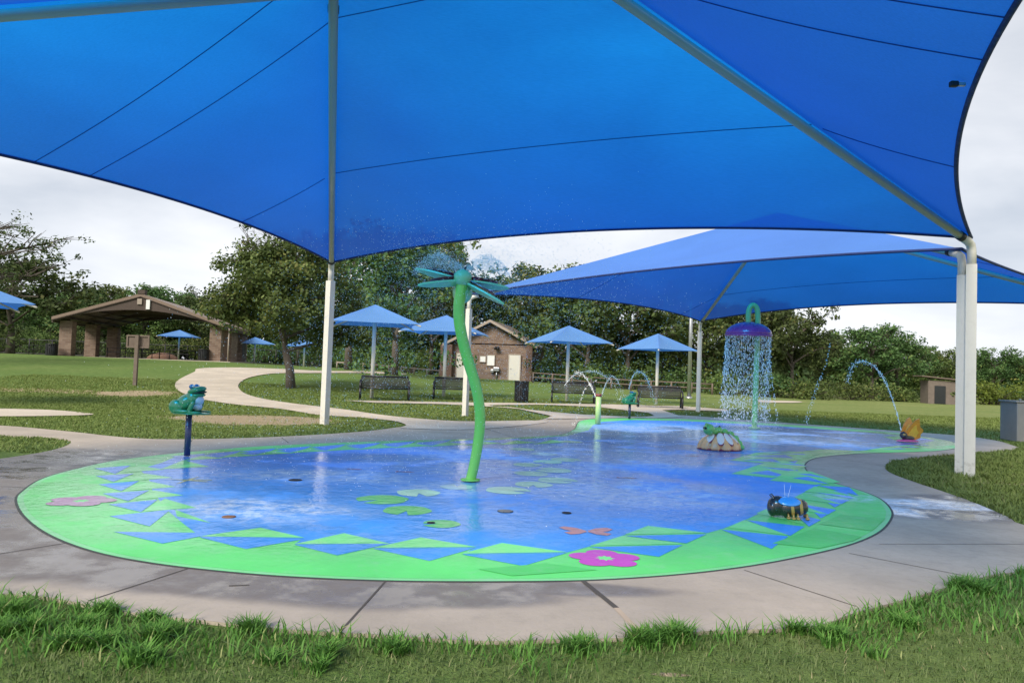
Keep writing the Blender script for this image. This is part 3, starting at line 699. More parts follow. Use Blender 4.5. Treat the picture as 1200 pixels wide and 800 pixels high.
p = ground(158, 452); t = thing('wooden_sign', 'brown wooden sign seen from behind, on a single post in the lawn', 'sign', (p.x, p.y, p.z), R(4))
q = MB(); q.box((0, 0, 1.0), (.14, .14, 2.12), bev=.01); q.build('post', M['wood'], t)
q = MB(); q.box((0, .10, 1.80), (.78, .03, .42)); q.build('board', M['wood'], t)
q = MB()
for x, z, a, b in ((0, 2.03, .90, .06), (0, 1.57, .90, .06)): q.box((x, .075, z), (a, .07, b))
for x in (-.42, .42): q.box((x, .075, 1.80), (.06, .068, .40))
q.build('frame', M['wood'], t)

# ------------------------------------------------------------------ pavilion
PH = -R(10); base = at(78, 417, 55); bx, by = base.x, base.y; bz = 1.30
t = thing('picnic_pavilion', 'open brick and brown metal picnic pavilion with arched gable', 'pavilion', (bx, by, bz), R(10) * 1.0)
PW, PD = 10.5, 9.6
q = MB(); q.box((PW / 2, PD / 2, -.10), (PW + 2.6, PD + 2.4, .26)); q.build('slab', M['path'], t)
for r_ in (0, 1):
    for k in range(3):
        q = MB(); w_ = .85
        if r_ == 0 or k == 0: q.box((r_ * PW, k * PD / 2, 1.32), (w_, w_, 2.62), bev=.015)
        else: q.box((r_ * PW, k * PD / 2, 1.32), (w_, 2.6, 2.62), bev=.015)
        q.tube([(r_ * PW, k * PD / 2, 2.6), (r_ * PW, k * PD / 2, 2.95)], .12, 8, mi=1)
        q.build('column', [M['brick'], M['brown']], t)
ax, az, ez, ov = PW / 2, 4.85, 2.85, .7
q = MB()
def slope(x): return ez + (az - ez) * (1 - abs(x - ax) / (ax + ov))
th = .22
prof = [(-ov, ez), (ax, az), (PW + ov, ez), (PW + ov, ez - th), (ax, az - th), (-ov, ez - th)]
q.prism(prof[:2] + [prof[4], prof[5]], (1, 0, 0), (0, 0, 1), (0, 1, 0), PD + 2.4, (0, -1.2, 0)); q.prism([prof[1], prof[2], prof[3], prof[4]], (1, 0, 0), (0, 0, 1), (0, 1, 0), PD + 2.4, (0, -1.2, 0))
q.build('roof', M['brown_lit'], t)
q = MB(); z_ = th + .02; q.prism([(-ov, ez - z_), (ax, az - z_), (ax, az - z_ - .03), (-ov, ez - z_ - .03)], (1, 0, 0), (0, 0, 1), (0, 1, 0), PD + 2.38, (0, -1.19, 0)); q.prism([(ax, az - z_), (PW + ov, ez - z_), (PW + ov, ez - z_ - .03), (ax, az - z_ - .03)], (1, 0, 0), (0, 0, 1), (0, 1, 0), PD + 2.38, (0, -1.19, 0)); q.build('ceiling', M['brown'], t)
for k in range(4):
    q = MB(); y = -1.1 + k * (PD + 2.0) / 3; n = 20
    topl = [(-ov * .9 + (PW + 1.8 * ov) * i / n) for i in range(n + 1)]
    low = lambda x: 2.62 + 1.0 * (1 - ((x - ax) / (ax + .6)) ** 2) if abs(x - ax) < ax + .6 else 2.62
    for i in range(n):
        a, b = topl[i], topl[i + 1]; A_, B_ = slope(a) - th - .055, slope(b) - th - .055
        la, lb_ = min(low(a), A_ - .05), min(low(b), B_ - .05)
        q.prism([(a, la), (b, lb_), (b, B_), (a, A_)], (1, 0, 0), (0, 0, 1), (0, 1, 0), .18, (0, y, 0))
    q.build('arched_truss', M['brown'], t)
q = MB()
for s in (0, 1):
    for k in range(7):
        x = (-ov + k * (ax + ov) / 6.5) if s == 0 else (PW + ov - k * (ax + ov) / 6.5)
        q.box((x, PD / 2, slope(x) - th - .12), (.1, PD + 2.0, .12))
q.build('purlins', M['brown'], t)
q = MB(); q.box((ax - .05, -1.14, 4.25), (.32, .12, .42)); q.build('louvre', M['fascia'], t)
q = MB(); q.box((ax + .55, -1.16, 4.05), (.26, .14, .70)); q.build('lamp_housing', M['white'], t)
q = MB(); q.box((ax + .05, -1.0, az + .12), (.5, .5, .3)); q.build('ridge_cap', M['brown'], t)
q = MB(); q.tube([(PW + 1.0, -.6, 0), (PW + 1.0, -.6, 2.6)], .05, 8); q.build('downpipe', M['fascia'], t)
Tp = Matrix.Translation((bx, by, bz)) @ Matrix.Rotation(R(10), 4, 'Z')
def pav(x, y, z=.03): return Tp @ Vector((x, y, z))
bin_(pav(-.55, -1.2, .0), 'black trash can beside the left front brick column of the pavilion', .38, .85); bin_(pav(PW - .75, -.6, .03), 'black trash can against the right front brick column of the pavilion', .38, .85)
def ptable():
    t = thing('picnic_table', '', 'picnic table', (0, 0, 0), 0, 'black picnic tables under the pavilion')
    q = MB(); q.box((0, 0, .75), (1.9, .75, .04), bev=.01); q.build('tabletop', M['black'], t)
    for s in (-1, 1):
        q = MB(); q.box((0, s * .68, .45), (1.9, .27, .035), bev=.01); q.build('seat', M['black'], t)
        q = MB(); q.tube([(s * .65, 0, 0), (s * .65, 0, .74)], .035, 8); q.tube([(s * .65, -.7, .43), (s * .65, .7, .43)], .025, 8); q.tube([(s * .65, -.45, .02), (s * .65, .45, .02)], .025, 8); q.build('leg', M['black'], t)
    return t
pt = ptable()
for i, (x, y, rz, lb) in enumerate([(2.6, 2.5, 0, 'black picnic table nearest the pavilion left columns'), (4.9, 3.2, .1, 'black picnic table in the middle of the pavilion floor'), (3.4, 6.6, 0, 'black picnic table at the back left of the pavilion'),
                                    (7.3, 2.0, 0, 'black picnic table under the distant umbrella, left of the right column'), (8.6, 4.5, 0, 'black picnic table behind the right front pavilion column'), (-2.6, 2.4, .2, 'black picnic table on the grass left of the pavilion')]):
    o = pt if i == 0 else copy_tree(pt); o.location = pav(x, y, .03 if x > -1 else .0); o.rotation_euler = (0, 0, R(10) + rz); o['label'] = lb

# mulch mound behind the pavilion floor
p = stand(190, 70); q = MB(); rnd = random.Random(3)
q.ell((0, 0, -.1), (1.5, 1.0, .75), seg=24, ring=8, z0=0., fn=lambda a, b: 1 + .12 * sin(3 * a) + .08 * sin(7 * a + 2)); o = q.build('mulch_mound', M['mound']); o.location = p; tag(o, 'low reddish mulch mound behind the picnic tables', 'mound')

# ------------------------------------------------------------------ restroom building
p = at(620, 445, 66); HZ = .52; th_ = R(12); bw, bd = 7.2, 7.5
t = thing('restroom_building', 'small brown brick restroom with gabled roof and pale doors', 'building', (p.x, p.y, terr(p.x, p.y)), -th_)
ap_, eh = 5.05, 3.15
q = MB(); q.box((-bw / 2, bd / 2, eh / 2 - .1), (bw, bd, eh + .2)); q.prism([(-bw, eh + .1), (0, eh + .1), (-bw / 2, ap_)], (1, 0, 0), (0, 0, 1), (0, 1, 0), bd, (0, 0, 0)); q.build('wall', M['brick'], t)
q = MB(); q.box((-bw / 2, bd / 2, .45), (bw + .12, bd + .12, 1.1)); q.build('stone_base', M['stone'], t)
q = MB(); oh = .75
for s in (0, 1):
    x0, x1 = (-bw - oh, -bw / 2) if s == 0 else (oh, -bw / 2); z0, z1 = eh + .1 - oh * .50 + .05, ap_ + .12
    q.prism([(x0, z0), (x1, z1), (x1, z1 + .18), (x0, z0 + .18)], (1, 0, 0), (0, 0, 1), (0, 1, 0), bd + 1.2, (0, -.6, 0))
q.build('roof', M['shingle'], t)
q = MB()
for s in (0, 1):
    x0, x1 = (-bw - oh, -bw / 2) if s == 0 else (oh, -bw / 2); z0, z1 = eh + .1 - oh * .50 + .02, ap_ + .09
    q.prism([(x0, z0), (x1, z1), (x1, z1 + .25), (x0, z0 + .25)], (1, 0, 0), (0, 0, 1), (0, 1, 0), .08, (0, -.70, 0))
q.build('fascia_board', M['fascia'], t)
def door(x, y, w_, h_, rz=0):
    q = MB(); q.box((x, y, h_ / 2 + .03), (w_, .07, h_), rz=rz, bev=.01); d = q.build('door', M['offwhite'], t)
    q = MB(); c_ = Vector((x, y, 1.05)) + Matrix.Rotation(rz, 3, 'Z') @ Vector((-w_ * .38, -.07, 0)); q.tube([c_, c_ + Vector((.12, 0, 0))], .02, 6); q.build('handle', M['steel'], d)
    q = MB()
    for s in (-1, 1): q.box((x + s * (w_ / 2 + .045), y - .01, h_ / 2 + .05), (.09, .09, h_ + .1))
    q.box((x, y - .01, h_ + .09), (w_, .09, .08)); q.build('door_frame', M['fascia'], d)
door(-1.35, -.11, 1.0, 2.25); door(-6.2, -.11, 1.0, 2.25)
for x, z, w_, h_ in ((-4.3, 1.85, .55, .55), (-3.55, 1.75, .72, .95)):
    q = MB(); q.box((x, -.05, z), (w_, .06, h_)); b_ = q.build('notice_board', M['white'], t); q = MB()
    for s in (-1, 1): q.box((x + s * (w_ / 2), -.07, z), (.06, .08, h_ + .06)); q.box((x, -.07, z + s * (h_ / 2)), (w_ - .06, .08, .06))
    q.build('frame', M['fascia'], b_)
q = MB(); q.box((-3.0, -.2, 2.9), (.35, .25, .18)); q.tube([(-3.0, -.05, 2.95), (-3.0, -.3, 2.95)], .04, 8); q.ell((-3.12, -.38, 2.82), .13, seg=10, ring=6); q.ell((-2.86, -.38, 2.82), .13, seg=10, ring=6); q.build('floodlight', M['black'], t)
q = MB(); q.box((-2.95, -.25, .95), (.55, .35, .35), bev=.05); q.tube([(-2.95, -.2, .75), (-2.95, -.2, .1)], .07, 8); q.box((-3.35, -.2, .8), (.3, .3, .28), bev=.04); q.build('drinking_fountain', M['steel'], t)
q = MB()
q.box((.05, -.35, 1.6), (.55, .55, 3.3)); q.build('corner_pier', M['brick2'], t); q = MB(); q.box((-bw - .4, -.35, 1.5), (1.1, .55, 3.1)); q.build('corner_pier', M['brick2'], t)

# ------------------------------------------------------------------ distant shed
p = stand(1100, 57); t = thing('wooden_shed', 'weathered plank shed among the trees at far right', 'shed', p, R(-15))
q = MB(); q.box((0, 0, .85), (2.0, 2.2, 1.8)); q.build('wall', M['wood2'], t); q = MB(); q.prism([(-1.5, 2.05), (1.5, 1.77), (1.5, 1.85), (-1.5, 2.13)], (1, 0, 0), (0, 0, 1), (0, 1, 0), 2.7, (0, -1.35, 0)); q.build('roof', M['wood'], t)
q = MB(); q.box((-.2, -1.12, .7), (.75, .05, 1.35)); q.build('door', M['darkwin'], t)

# ------------------------------------------------------------------ fences
def fence(a, b, n, h, label, rails, m_, rr=.02, pr=.035, wire=False):
    a, b = Vector(a), Vector(b); t = thing('rail_fence', label, 'fence', (a.x, a.y, 0))
    P_ = [a.lerp(b, i / n) for i in range(n + 1)]
    for p_ in P_:
        z = terr(p_.x, p_.y); l = p_ - a; q = MB(); q.tube([(l.x, l.y, z - .05), (l.x, l.y, z + h + .05)], pr, 6); q.build('post', m_, t)
    for f in rails:
        q = MB(); q.tube([((p_ - a).x, (p_ - a).y, terr(p_.x, p_.y) + h * f) for p_ in P_], rr, 6); q.build('rail', m_, t)
    if wire:
        q = MB(); Lr = (b - a).length; k = int(Lr / .22); d = (b - a) / k
        for i in range(k):
            l = d * i; z = terr(a.x + l.x, a.y + l.y); q.tube([(l.x, l.y, z), (l.x, l.y, z + h)], .012, 3, cap=False)
        q.build('pickets', m_, t)
L1, L2, L3 = stand(-20, 71), stand(400, 73), stand(400, 74)
fence((L1.x, L1.y, 0), (L2.x, L2.y, 0), 16, 1.45, 'black picket fence behind the pavilion', (.05, .97), M['black'], .03, .05, True)
L3, L4 = stand(395, 60), stand(515, 61); fence((L3.x, L3.y, 0), (L4.x, L4.y, 0), 8, .55, 'low pale rail fence left of the restroom building', (.9,), M['fascia'], .06, .05)
L5, L6 = stand(625, 58), stand(835, 56); fence((L5.x, L5.y, 0), (L6.x, L6.y, 0), 9, .8, 'dark wooden rail fence right of the restroom building', (.55, .98), M['wood'], .05, .07)

# ------------------------------------------------------------------ trees
def leaves(rng, centres, per, cr, size, flat=.7):
    k = len(centres); c = np.repeat(np.array(centres), per, axis=0); n = len(c)
    d = rng.normal(size=(n, 3)); d /= np.linalg.norm(d, axis=1)[:, None] + 1e-9
    r = rng.random(n) ** .45; crr = np.repeat(np.array(cr) if hasattr(cr, '__len__') else np.full(k, cr), per)
    off = d * (r * crr)[:, None]; off[:, 2] *= flat; p = c + off
    nn = d + rng.normal(size=(n, 3)) * .7 + np.array([0, 0, .5]); nn /= np.linalg.norm(nn, axis=1)[:, None]
    a = np.cross(nn, rng.normal(size=(n, 3))); a /= np.linalg.norm(a, axis=1)[:, None] + 1e-9; b = np.cross(nn, a)
    s = size * rng.uniform(.6, 1.35, n)[:, None]
    V = np.stack([p - a * s, p + b * s * .55, p + a * s, p - b * s * .55], axis=1)
    tone = np.clip(rng.normal(.45, .22, n) + np.repeat(rng.normal(0, .16, k), per), 0, 1)
    return V.reshape(-1, 3), tone
def skeleton(rng, h, spread, trunk_h, nl, ns, ntw, droop=0., lean=0.):
    """branch polylines [(pts, r0, r1)] and twig ends"""
    br = []; ends = []
    top = np.array([lean, 0, trunk_h]); br.append(([np.zeros(3), np.array([lean * .3, .03, trunk_h * .5]), top], .028 * h, .02 * h))
    lead = np.array([lean * 1.2, 0, h * .80]); br.append(([top, (top + lead) / 2 + rng.normal(size=3) * .03 * h, lead], .018 * h, .006 * h))
    for i in range(nl):
        f = i / max(1, nl - 1); st = top + (lead - top) * f * .75; a = i * 2.4 + rng.uniform(-.4, .4)
        ln = spread * (1 - .45 * f) * rng.uniform(.75, 1.15); upv = (h * .93 - st[2]) * (.25 + .6 * f) * rng.uniform(.7, 1.2)
        e = st + np.array([cos(a) * ln, sin(a) * ln, upv - droop * ln]); mid = st + (e - st) * .5 + np.array([0, 0, .12 * ln]) + rng.normal(size=3) * .05 * ln
        br.append(([st, mid, e], .012 * h, .004 * h)); ends.append(e)
        for j in range(ns):
            u = rng.uniform(.3, 1); s2 = (1 - u) ** 2 * st + 2 * u * (1 - u) * mid + u * u * e
            d = rng.normal(size=3) * .5 + (e - st) / (np.linalg.norm(e - st) + 1e-9) * .6; d[2] = abs(d[2]) * .5 + rng.uniform(-.3, .4); l2 = spread * rng.uniform(.22, .42)
            e2 = s2 + d / np.linalg.norm(d) * l2; br.append(([s2, (s2 + e2) / 2 + rng.normal(size=3) * .04 * l2, e2], .005 * h, .0016 * h))
            for k in range(ntw):
                d3 = rng.normal(size=3); d3[2] *= .6; e3 = s2 + (e2 - s2) * rng.uniform(.4, 1.1) + d3 / np.linalg.norm(d3) * l2 * .5
                br.append(([s2 + (e2 - s2) * .6, e3], .002 * h, .0008 * h)); ends.append(e3)
    return br, ends
def tree_meshes(seed, h, spread, trunk_h, nl, ns, ntw, per, clump, size, leaf, name='tree', droop=0., lean=0., bare=0., loc=(0, 0, 0), skirt=0):
    rng = np.random.default_rng(seed); br, ends = skeleton(rng, h, spread, trunk_h, nl, ns, ntw, droop, lean)
    t = bpy.data.objects.new(name, None); link(t); t.location = loc; t.empty_display_size = .3
    q = MB(); q.tube([Vector(v) - Vector((0, 0, .15 if i == 0 else 0)) for i, v in enumerate(br[0][0])], [br[0][1] * 1.25, br[0][1] * .95, br[0][2]], 10); q.build('trunk', M['bark'], t)
    q = MB()
    for pts, r0, r1 in br[1:]:
        k = len(pts); q.tube([Vector(v) for v in pts], [r0 + (r1 - r0) * i / (k - 1) for i in range(k)], 5 if r0 > .03 else 3, cap=False)
    q.build('limbs', M['bark'], t)
    ends = [e for e in ends if rng.random() > bare]
    if skirt: ends += [np.array([rng.normal() * spread * .5, rng.normal() * spread * .5, rng.uniform(.3, trunk_h + 1)]) for _ in range(skirt)]
    V_, tone = leaves(rng, ends, per, clump * rng.uniform(.6, 1.3, len(ends)), size)
    fastmesh('crown', V_, len(V_) // 4, 4, leaf, t, tone); return t
RNG = random.Random(11)
protos = [tree_meshes(21, 9.5, 4.2, 2.2, 11, 6, 3, 34, .85, .17, M['leaf'], 'oak_tree', skirt=12), tree_meshes(22, 9.5, 4.6, 1.8, 12, 6, 3, 32, .95, .18, M['leaf_olive'], 'elm_tree', skirt=14),
          tree_meshes(23, 9.5, 3.6, 2.0, 12, 5, 4, 32, .8, .17, M['leaf'], 'oak_tree', skirt=10), tree_meshes(24, 9.5, 4.4, 2.4, 10, 6, 4, 30, .9, .18, M['leaf'], 'oak_tree', skirt=10)]
ends_hidden = []
# px, distance, height, width factor, proto, label
TL = [(-45, 82, 9, 1.1, 1, 'tree at the far left edge behind the cut-off umbrella'), (12, 60, 8.4, 1.15, 3, 'rounded tree low behind the bare branches at left'), (58, 84, 7.6, 1.1, 0, 'tree just left of the pavilion roof, standing behind the fence'),
      (100, 92, 8.9, 1.15, 3, 'dark tree rising above the left slope of the pavilion roof'), (146, 96, 9.2, 1.1, 1, 'tree whose top shows left of the pavilion ridge'), (192, 92, 9.4, 1.05, 0, 'tallest dark tree above the right slope of the pavilion roof'),
      (232, 88, 8.2, 1.0, 2, 'tree between the pavilion roof and the big lawn tree'), (168, 84, 6.5, 1.0, 1, 'low tree seen through the pavilion opening'), (120, 82, 6.5, 1.1, 2, 'low tree seen between the left pavilion columns'),
      (262, 80, 8.2, 1.0, 3, 'tree behind the right end of the pavilion'), (300, 84, 8.6, 1.05, 1, 'olive tree behind the crown of the big lawn tree'), (350, 78, 9.2, 1.0, 0, 'tree right behind the big lawn tree'),
      (408, 54, 10.6, .82, 3, 'tall tree just right of the left canopy post'), (462, 50, 10.0, .8, 0, 'tall dark tree behind the leftmost bench umbrella'), (505, 74, 14.0, .62, 1, 'tall olive tree left of the dragonfly with sky gaps in its top'),
      (440, 78, 9.8, 1.1, 2, 'tree farther back between the first two umbrellas'), (545, 84, 11.5, 1.1, 0, 'tree behind the restroom roof, left side'), (590, 82, 12, 1.1, 3, 'tree behind the restroom gable'),
      (655, 74, 11.6, .9, 1, 'dark tree just right of the restroom building'), (688, 64, 10.2, .95, 0, 'dark tree behind the third umbrella'), (735, 62, 9.0, .95, 3, 'dense dark tree left of the fourth umbrella'), (776, 66, 7.6, .9, 2, 'tree behind the fourth umbrella, sky at its right'),
      (826, 64, 7.6, .95, 1, 'olive tree behind the far canopy post'), (872, 62, 8.2, .95, 0, 'dark tree behind the shower dome'), (928, 60, 7.9, .85, 3, 'layered tree right of the shower'), (962, 70, 6.5, 1.0, 2, 'low tree left of the round oak at right'),
      (1022, 66, 6.9, 1.0, 0, 'round dark oak behind the arching water jet'), (1052, 70, 6.0, .9, 3, 'tree merging with the right side of the round oak'), (1092, 80, 5.6, 1.0, 1, 'low tree behind the plank shed'), (1132, 84, 5.4, 1.1, 2, 'low tree behind the right canopy post'),
      (1166, 76, 5.4, .9, 3, 'dark tree behind the bright shrub'), (1205, 78, 5.2, 1.0, 0, 'tree at the right edge above the concrete box'), (1250, 74, 5.6, 1.1, 1, 'tree beyond the right edge'), (990, 84, 5.6, 1.0, 1, 'small olive tree in the gap right of the layered tree')]
used = set()
for i, (px, Y, h, wf, k, lb) in enumerate(TL):
    o = protos[k] if k not in used else copy_tree(protos[k]); used.add(k)
    s = h / 9.5; o.location = stand(px, Y); o.scale = (s * wf * 1.12, s * wf * 1.12, s); o.rotation_euler = (0, 0, RNG.uniform(0, 6.28)); tag(o, lb, 'tree', 'trees along the back of the lawn')
# big lawn tree, nearer
p = ground(341, 455)
t = tree_meshes(41, 6.9, 3.0, 1.6, 16, 9, 4, 56, .52, .085, M['leaf_olive'], 'elm_tree', lean=-.32, loc=p, droop=.13, skirt=0); tag(t, 'large olive elm on the lawn beside the curving path, wispy bare twigs on top', 'tree')
rng = np.random.default_rng(8); q = MB()
for i in range(34):
    a = rng.uniform(0, 6.28); st = Vector((-.75 + cos(a) * .6, sin(a) * .6, 5.4)); e_ = st + Vector((cos(a) * .8 - .35, sin(a) * .8, rng.uniform(.6, 1.75)))
    q.tube([st, (st + e_) / 2 + Vector(rng.normal(size=3) * .08), e_], [.02, .012, .005], 4, cap=False)
    for j in range(5):
        u = rng.uniform(.4, 1); s2 = st.lerp(e_, u); e2 = s2 + Vector(rng.normal(size=3) * .22) + Vector((0, 0, .15)); q.tube([s2, e2], [.007, .003], 3, cap=False)
q.build('bare_twigs', M['bark'], t)
# half bare tree reaching in from the left
p = stand(-70, 40)
t = tree_meshes(57, 9.4, 5.6, 2.3, 13, 8, 4, 26, .42, .085, M['leaf'], 'oak_tree', bare=.5, loc=p, lean=.5, droop=-.02); tag(t, 'half bare oak with twisted branches reaching in from the left edge', 'tree')

# bushes
def bush(px, Y, r, h, leaf, lb, seed, name='bush', n=26, size=.11):
    rng = np.random.default_rng(seed); p = stand(px, Y)
    cs = [np.array([rng.normal() * r * .45, rng.normal() * r * .35, rng.uniform(.1, .75) * h]) for _ in range(n)]
    t = bpy.data.objects.new(name, None); link(t); t.location = p; tag(t, lb, 'bush', 'bushes at the edge of the lawn')
    V_, tone = leaves(rng, cs, 60, r * .34, size, .8); fastmesh('foliage', V_, len(V_) // 4, 4, leaf, t, tone)
    q = MB()
    for c_ in cs: q.tube([(c_[0] * .1, c_[1] * .1, 0), Vector(c_)], [.03, .01], 4, cap=False)
    q.build('stems', M['bark'], t); return t
bush(1163, 60, 2.6, 2.1, M['leaf_bright'], 'bright yellow green shrub right of the tall cream posts', 3, n=40, size=.12)
for i, (px, Y, r, h, lf, lb) in enumerate([(1122, 56.5, 1.2, 1.7, 'leaf_olive', 'olive bush covering the right side of the plank shed'), (1052, 60, 1.9, 1.4, 'leaf_olive', 'low olive bush left of the plank shed'), (1000, 60, 3.2, 1.5, 'leaf_olive', 'low bush row beneath the round oak'),
        (940, 57, 2.6, 1.6, 'leaf_olive', 'bush at the foot of the layered tree'), (905, 58, 2.4, 2.0, 'leaf', 'dark bush right of the shower pole'), (850, 58, 2.6, 1.9, 'leaf_olive', 'bush left of the shower pole'), (1190, 62, 2.2, 1.5, 'leaf', 'dark bush above the concrete box'),
        (800, 62, 2.2, 2.2, 'leaf', 'dark bush by the grey light pole'), (740, 61, 2.8, 2.3, 'leaf_olive', 'olive bush behind the rail fence between the third and fourth umbrellas'), (690, 62, 2.6, 2.4, 'leaf_olive', 'bush under the third umbrella'), (640, 66, 2.2, 2.5, 'leaf', 'bush at the right corner of the restroom'),
        (420, 70, 3.4, 3.0, 'leaf_olive', 'light olive bush behind the low pale fence, left part'), (480, 70, 3.4, 3.2, 'leaf_olive', 'light olive bush behind the low pale fence, right part'), (300, 76, 3.2, 2.6, 'leaf', 'dark bush behind the distant umbrellas'), (360, 76, 3.4, 2.6, 'leaf', 'dark bush behind the big tree trunk'),
        (240, 78, 3.0, 3.0, 'leaf_olive', 'bush behind the right pavilion column'), (180, 76, 3.2, 2.6, 'leaf_olive', 'leafy bush behind the mulch mound'), (150, 77, 3.0, 2.8, 'leaf', 'dark bush seen in the pavilion opening'), (95, 78, 3.4, 2.8, 'leaf', 'bush behind the left pavilion columns'), (40, 76, 3.6, 3.0, 'leaf_olive', 'olive bush left of the pavilion'), (0, 74, 3.2, 3.4, 'leaf', 'dark bush at the left edge')]):
    bush(px, Y, r, h, M[lf], lb, 60 + i)
# far wood: one mass closing the gaps behind the trees
rng = np.random.default_rng(77); cs = []
for px in np.arange(-260, 1460, 7.):
    Y = 100 + rng.uniform(-5, 8); p = stand(px, Y); hgt = 6.2 if px < 300 else 7.4 if px < 700 else 5.6 - max(0, (px - 960)) * .006
    for k in range(9): cs.append(np.array([p.x + rng.normal(), p.y + rng.normal() * 2, p.z + rng.uniform(.02, 1) * hgt * rng.uniform(.75, 1.05)]))
V_, tone = leaves(rng, cs, 34, 1.9, .48, .8); o = fastmesh('far_woods', V_, len(V_) // 4, 4, M['leaf'], None, tone * .8); tag(o, 'dense dark woods closing the view behind the lawn trees', 'woods', kind='stuff')

# ------------------------------------------------------------------ grass blades
def inside(P_, poly):
    x, y = P_[:, 0], P_[:, 1]; r = np.zeros(len(x), bool); n = len(poly)
    for i in range(n):
        x0, y0, x1, y1 = poly[i].x, poly[i].y, poly[i - 1].x, poly[i - 1].y
        with np.errstate(divide='ignore', invalid='ignore'):
            r ^= ((y0 > y) != (y1 > y)) & (x < (x1 - x0) * (y - y0) / (y1 - y0 + 1e-12) + x0)
    return r
deckp = crom(DECK, 3)
PATHS = [deckp, G([(240, 431.5), (210, 445), (205, 452), (210, 459), (230, 467), (270, 474), (330, 480), (372, 487), (420, 490), (460, 494), (476, 499), (474, 503), (560, 504), (640, 496), (620, 493.5), (540, 494.5), (460, 488.5), (400, 480), (340, 473), (300, 466), (283, 459), (280, 450), (295, 442), (330, 437.5)]),
         G([(-90, 479), (0, 479.8), (60, 481.5), (107, 487), (60, 488.5), (0, 489), (-90, 489)]), G([(402, 470), (560, 472.5), (720, 474.5), (852, 480.5), (851, 483), (776, 481.2), (801, 489.5), (768, 491), (760, 484.5), (700, 477.5), (640, 475), (572, 475.6), (680, 486.5), (740, 489.5), (640, 492), (600, 478), (520, 474.3)])]
DIRT = [(gblob(305, 492, 1.7, 1.6)), gblob(255, 490, 1.1, 1.0), gblob(158, 461, 1.2, 1.4)]
def grassfield(name, label, x0, x1, y0, y1, n, h0, h1, wd, seed, clump=0., cond=None, blade='blade'):
    rng = np.random.default_rng(seed); P_ = np.stack([rng.uniform(x0, x1, n), rng.uniform(y0, y1, n)], 1)
    if clump:
        nc = int((x1 - x0) * (y1 - y0) * 9); cc = np.stack([rng.uniform(x0, x1, nc), rng.uniform(y0, y1, nc)], 1); pick = rng.integers(0, nc, n); k = rng.random(n) < clump
        P_[k] = cc[pick[k]] + rng.normal(size=(k.sum(), 2)) * .035
    ang = np.abs(P_[:, 0] / np.maximum(P_[:, 1], .1)) < .82; P_ = P_[ang]
    for q_ in PATHS: P_ = P_[~inside(P_, q_)]
    for cx, cy, rx, ry in DIRT:
        d = ((P_[:, 0] - cx) / rx) ** 2 + ((P_[:, 1] - cy) / ry) ** 2; P_ = P_[(d > 1) | (rng.random(len(P_)) < .05)]
    if cond is not None: P_ = P_[cond(P_, rng)]
    n = len(P_); z = np.array([terr(a, b) for a, b in P_]) if y1 > 19 else np.zeros(n)
    a = rng.uniform(0, 6.28, n); patch = .75 + .5 * (np.sin(P_[:, 0] * 3.1 + 1) * np.sin(P_[:, 1] * 4.3) * .5 + .5)
    h = rng.uniform(h0, h1, n) * patch; ln = h * rng.uniform(.4, 1.5, n); w2 = wd * rng.uniform(.6, 1.3, n)
    dx, dy = np.cos(a), np.sin(a); b0 = np.stack([P_[:, 0], P_[:, 1], z], 1)
    side = np.stack([-dy, dx, 0 * dx], 1) * w2[:, None]; fwd = np.stack([dx, dy, 0 * dx], 1); U = np.array([0, 0, 1.])
    m1 = b0 + fwd * (ln * .3)[:, None] + U * (h * .6)[:, None]; tp = b0 + fwd * ln[:, None] + U * (h * .95)[:, None]
    V_ = np.stack([b0 - side, b0 + side, m1 + side * .75, m1 - side * .75, tp], 1).reshape(-1, 3)
    base_ = np.arange(n)[:, None] * 5; quads = base_ + np.array([0, 1, 2, 3]); tris = base_ + np.array([3, 2, 4])
    me = bpy.data.meshes.new(name); me.vertices.add(len(V_)); me.vertices.foreach_set('co', V_.astype(np.float32).ravel())
    idx = np.concatenate([quads, tris], 1).ravel().astype(np.int32); me.loops.add(len(idx)); me.loops.foreach_set('vertex_index', idx)
    ls = (np.arange(n)[:, None] * 7 + np.array([0, 4])).ravel().astype(np.int32); me.polygons.add(2 * n); me.polygons.foreach_set('loop_start', ls)
    tone = np.clip(rng.normal(.5, .24, n) , 0, 1); at_ = me.attributes.new('tone', 'FLOAT', 'FACE'); at_.data.foreach_set('value', np.repeat(tone, 2).astype(np.float32))
    me.materials.append(M[blade]); me.update(calc_edges=True); o = bpy.data.objects.new(name, me); link(o); tag(o, label, 'grass', kind='stuff'); return o
def near(P_, rng):          # short thin turf in front, long tufts hanging over the slab edge
    return rng.random(len(P_)) < .9
grassfield('front_turf', 'short worn turf in the foreground', -5, 5, 2.6, 6.5, 90000, .014, .036, .0026, 1, blade='turf_blade')
def edge_band(P_, rng):
    d = np.full(len(P_), 9.)
    for i in range(len(deckp)):
        a, b = deckp[i - 1], deckp[i]
        if min(a.y, b.y) > 7: continue
        ax_, ay_ = b.x - a.x, b.y - a.y; l2 = ax_ * ax_ + ay_ * ay_ + 1e-9
        t_ = np.clip(((P_[:, 0] - a.x) * ax_ + (P_[:, 1] - a.y) * ay_) / l2, 0, 1)
        d = np.minimum(d, np.hypot(P_[:, 0] - a.x - t_ * ax_, P_[:, 1] - a.y - t_ * ay_))
    wv = .20 + .16 * np.sin(P_[:, 0] * 2.3 + 1.0) + .10 * np.sin(P_[:, 0] * 7.1) + np.where(P_[:, 0] < -.8, .45, 0) + np.where(P_[:, 0] > 1.7, .25, 0)
    return (d < np.maximum(wv, .07) * rng.uniform(.5, 1.15, len(P_)))
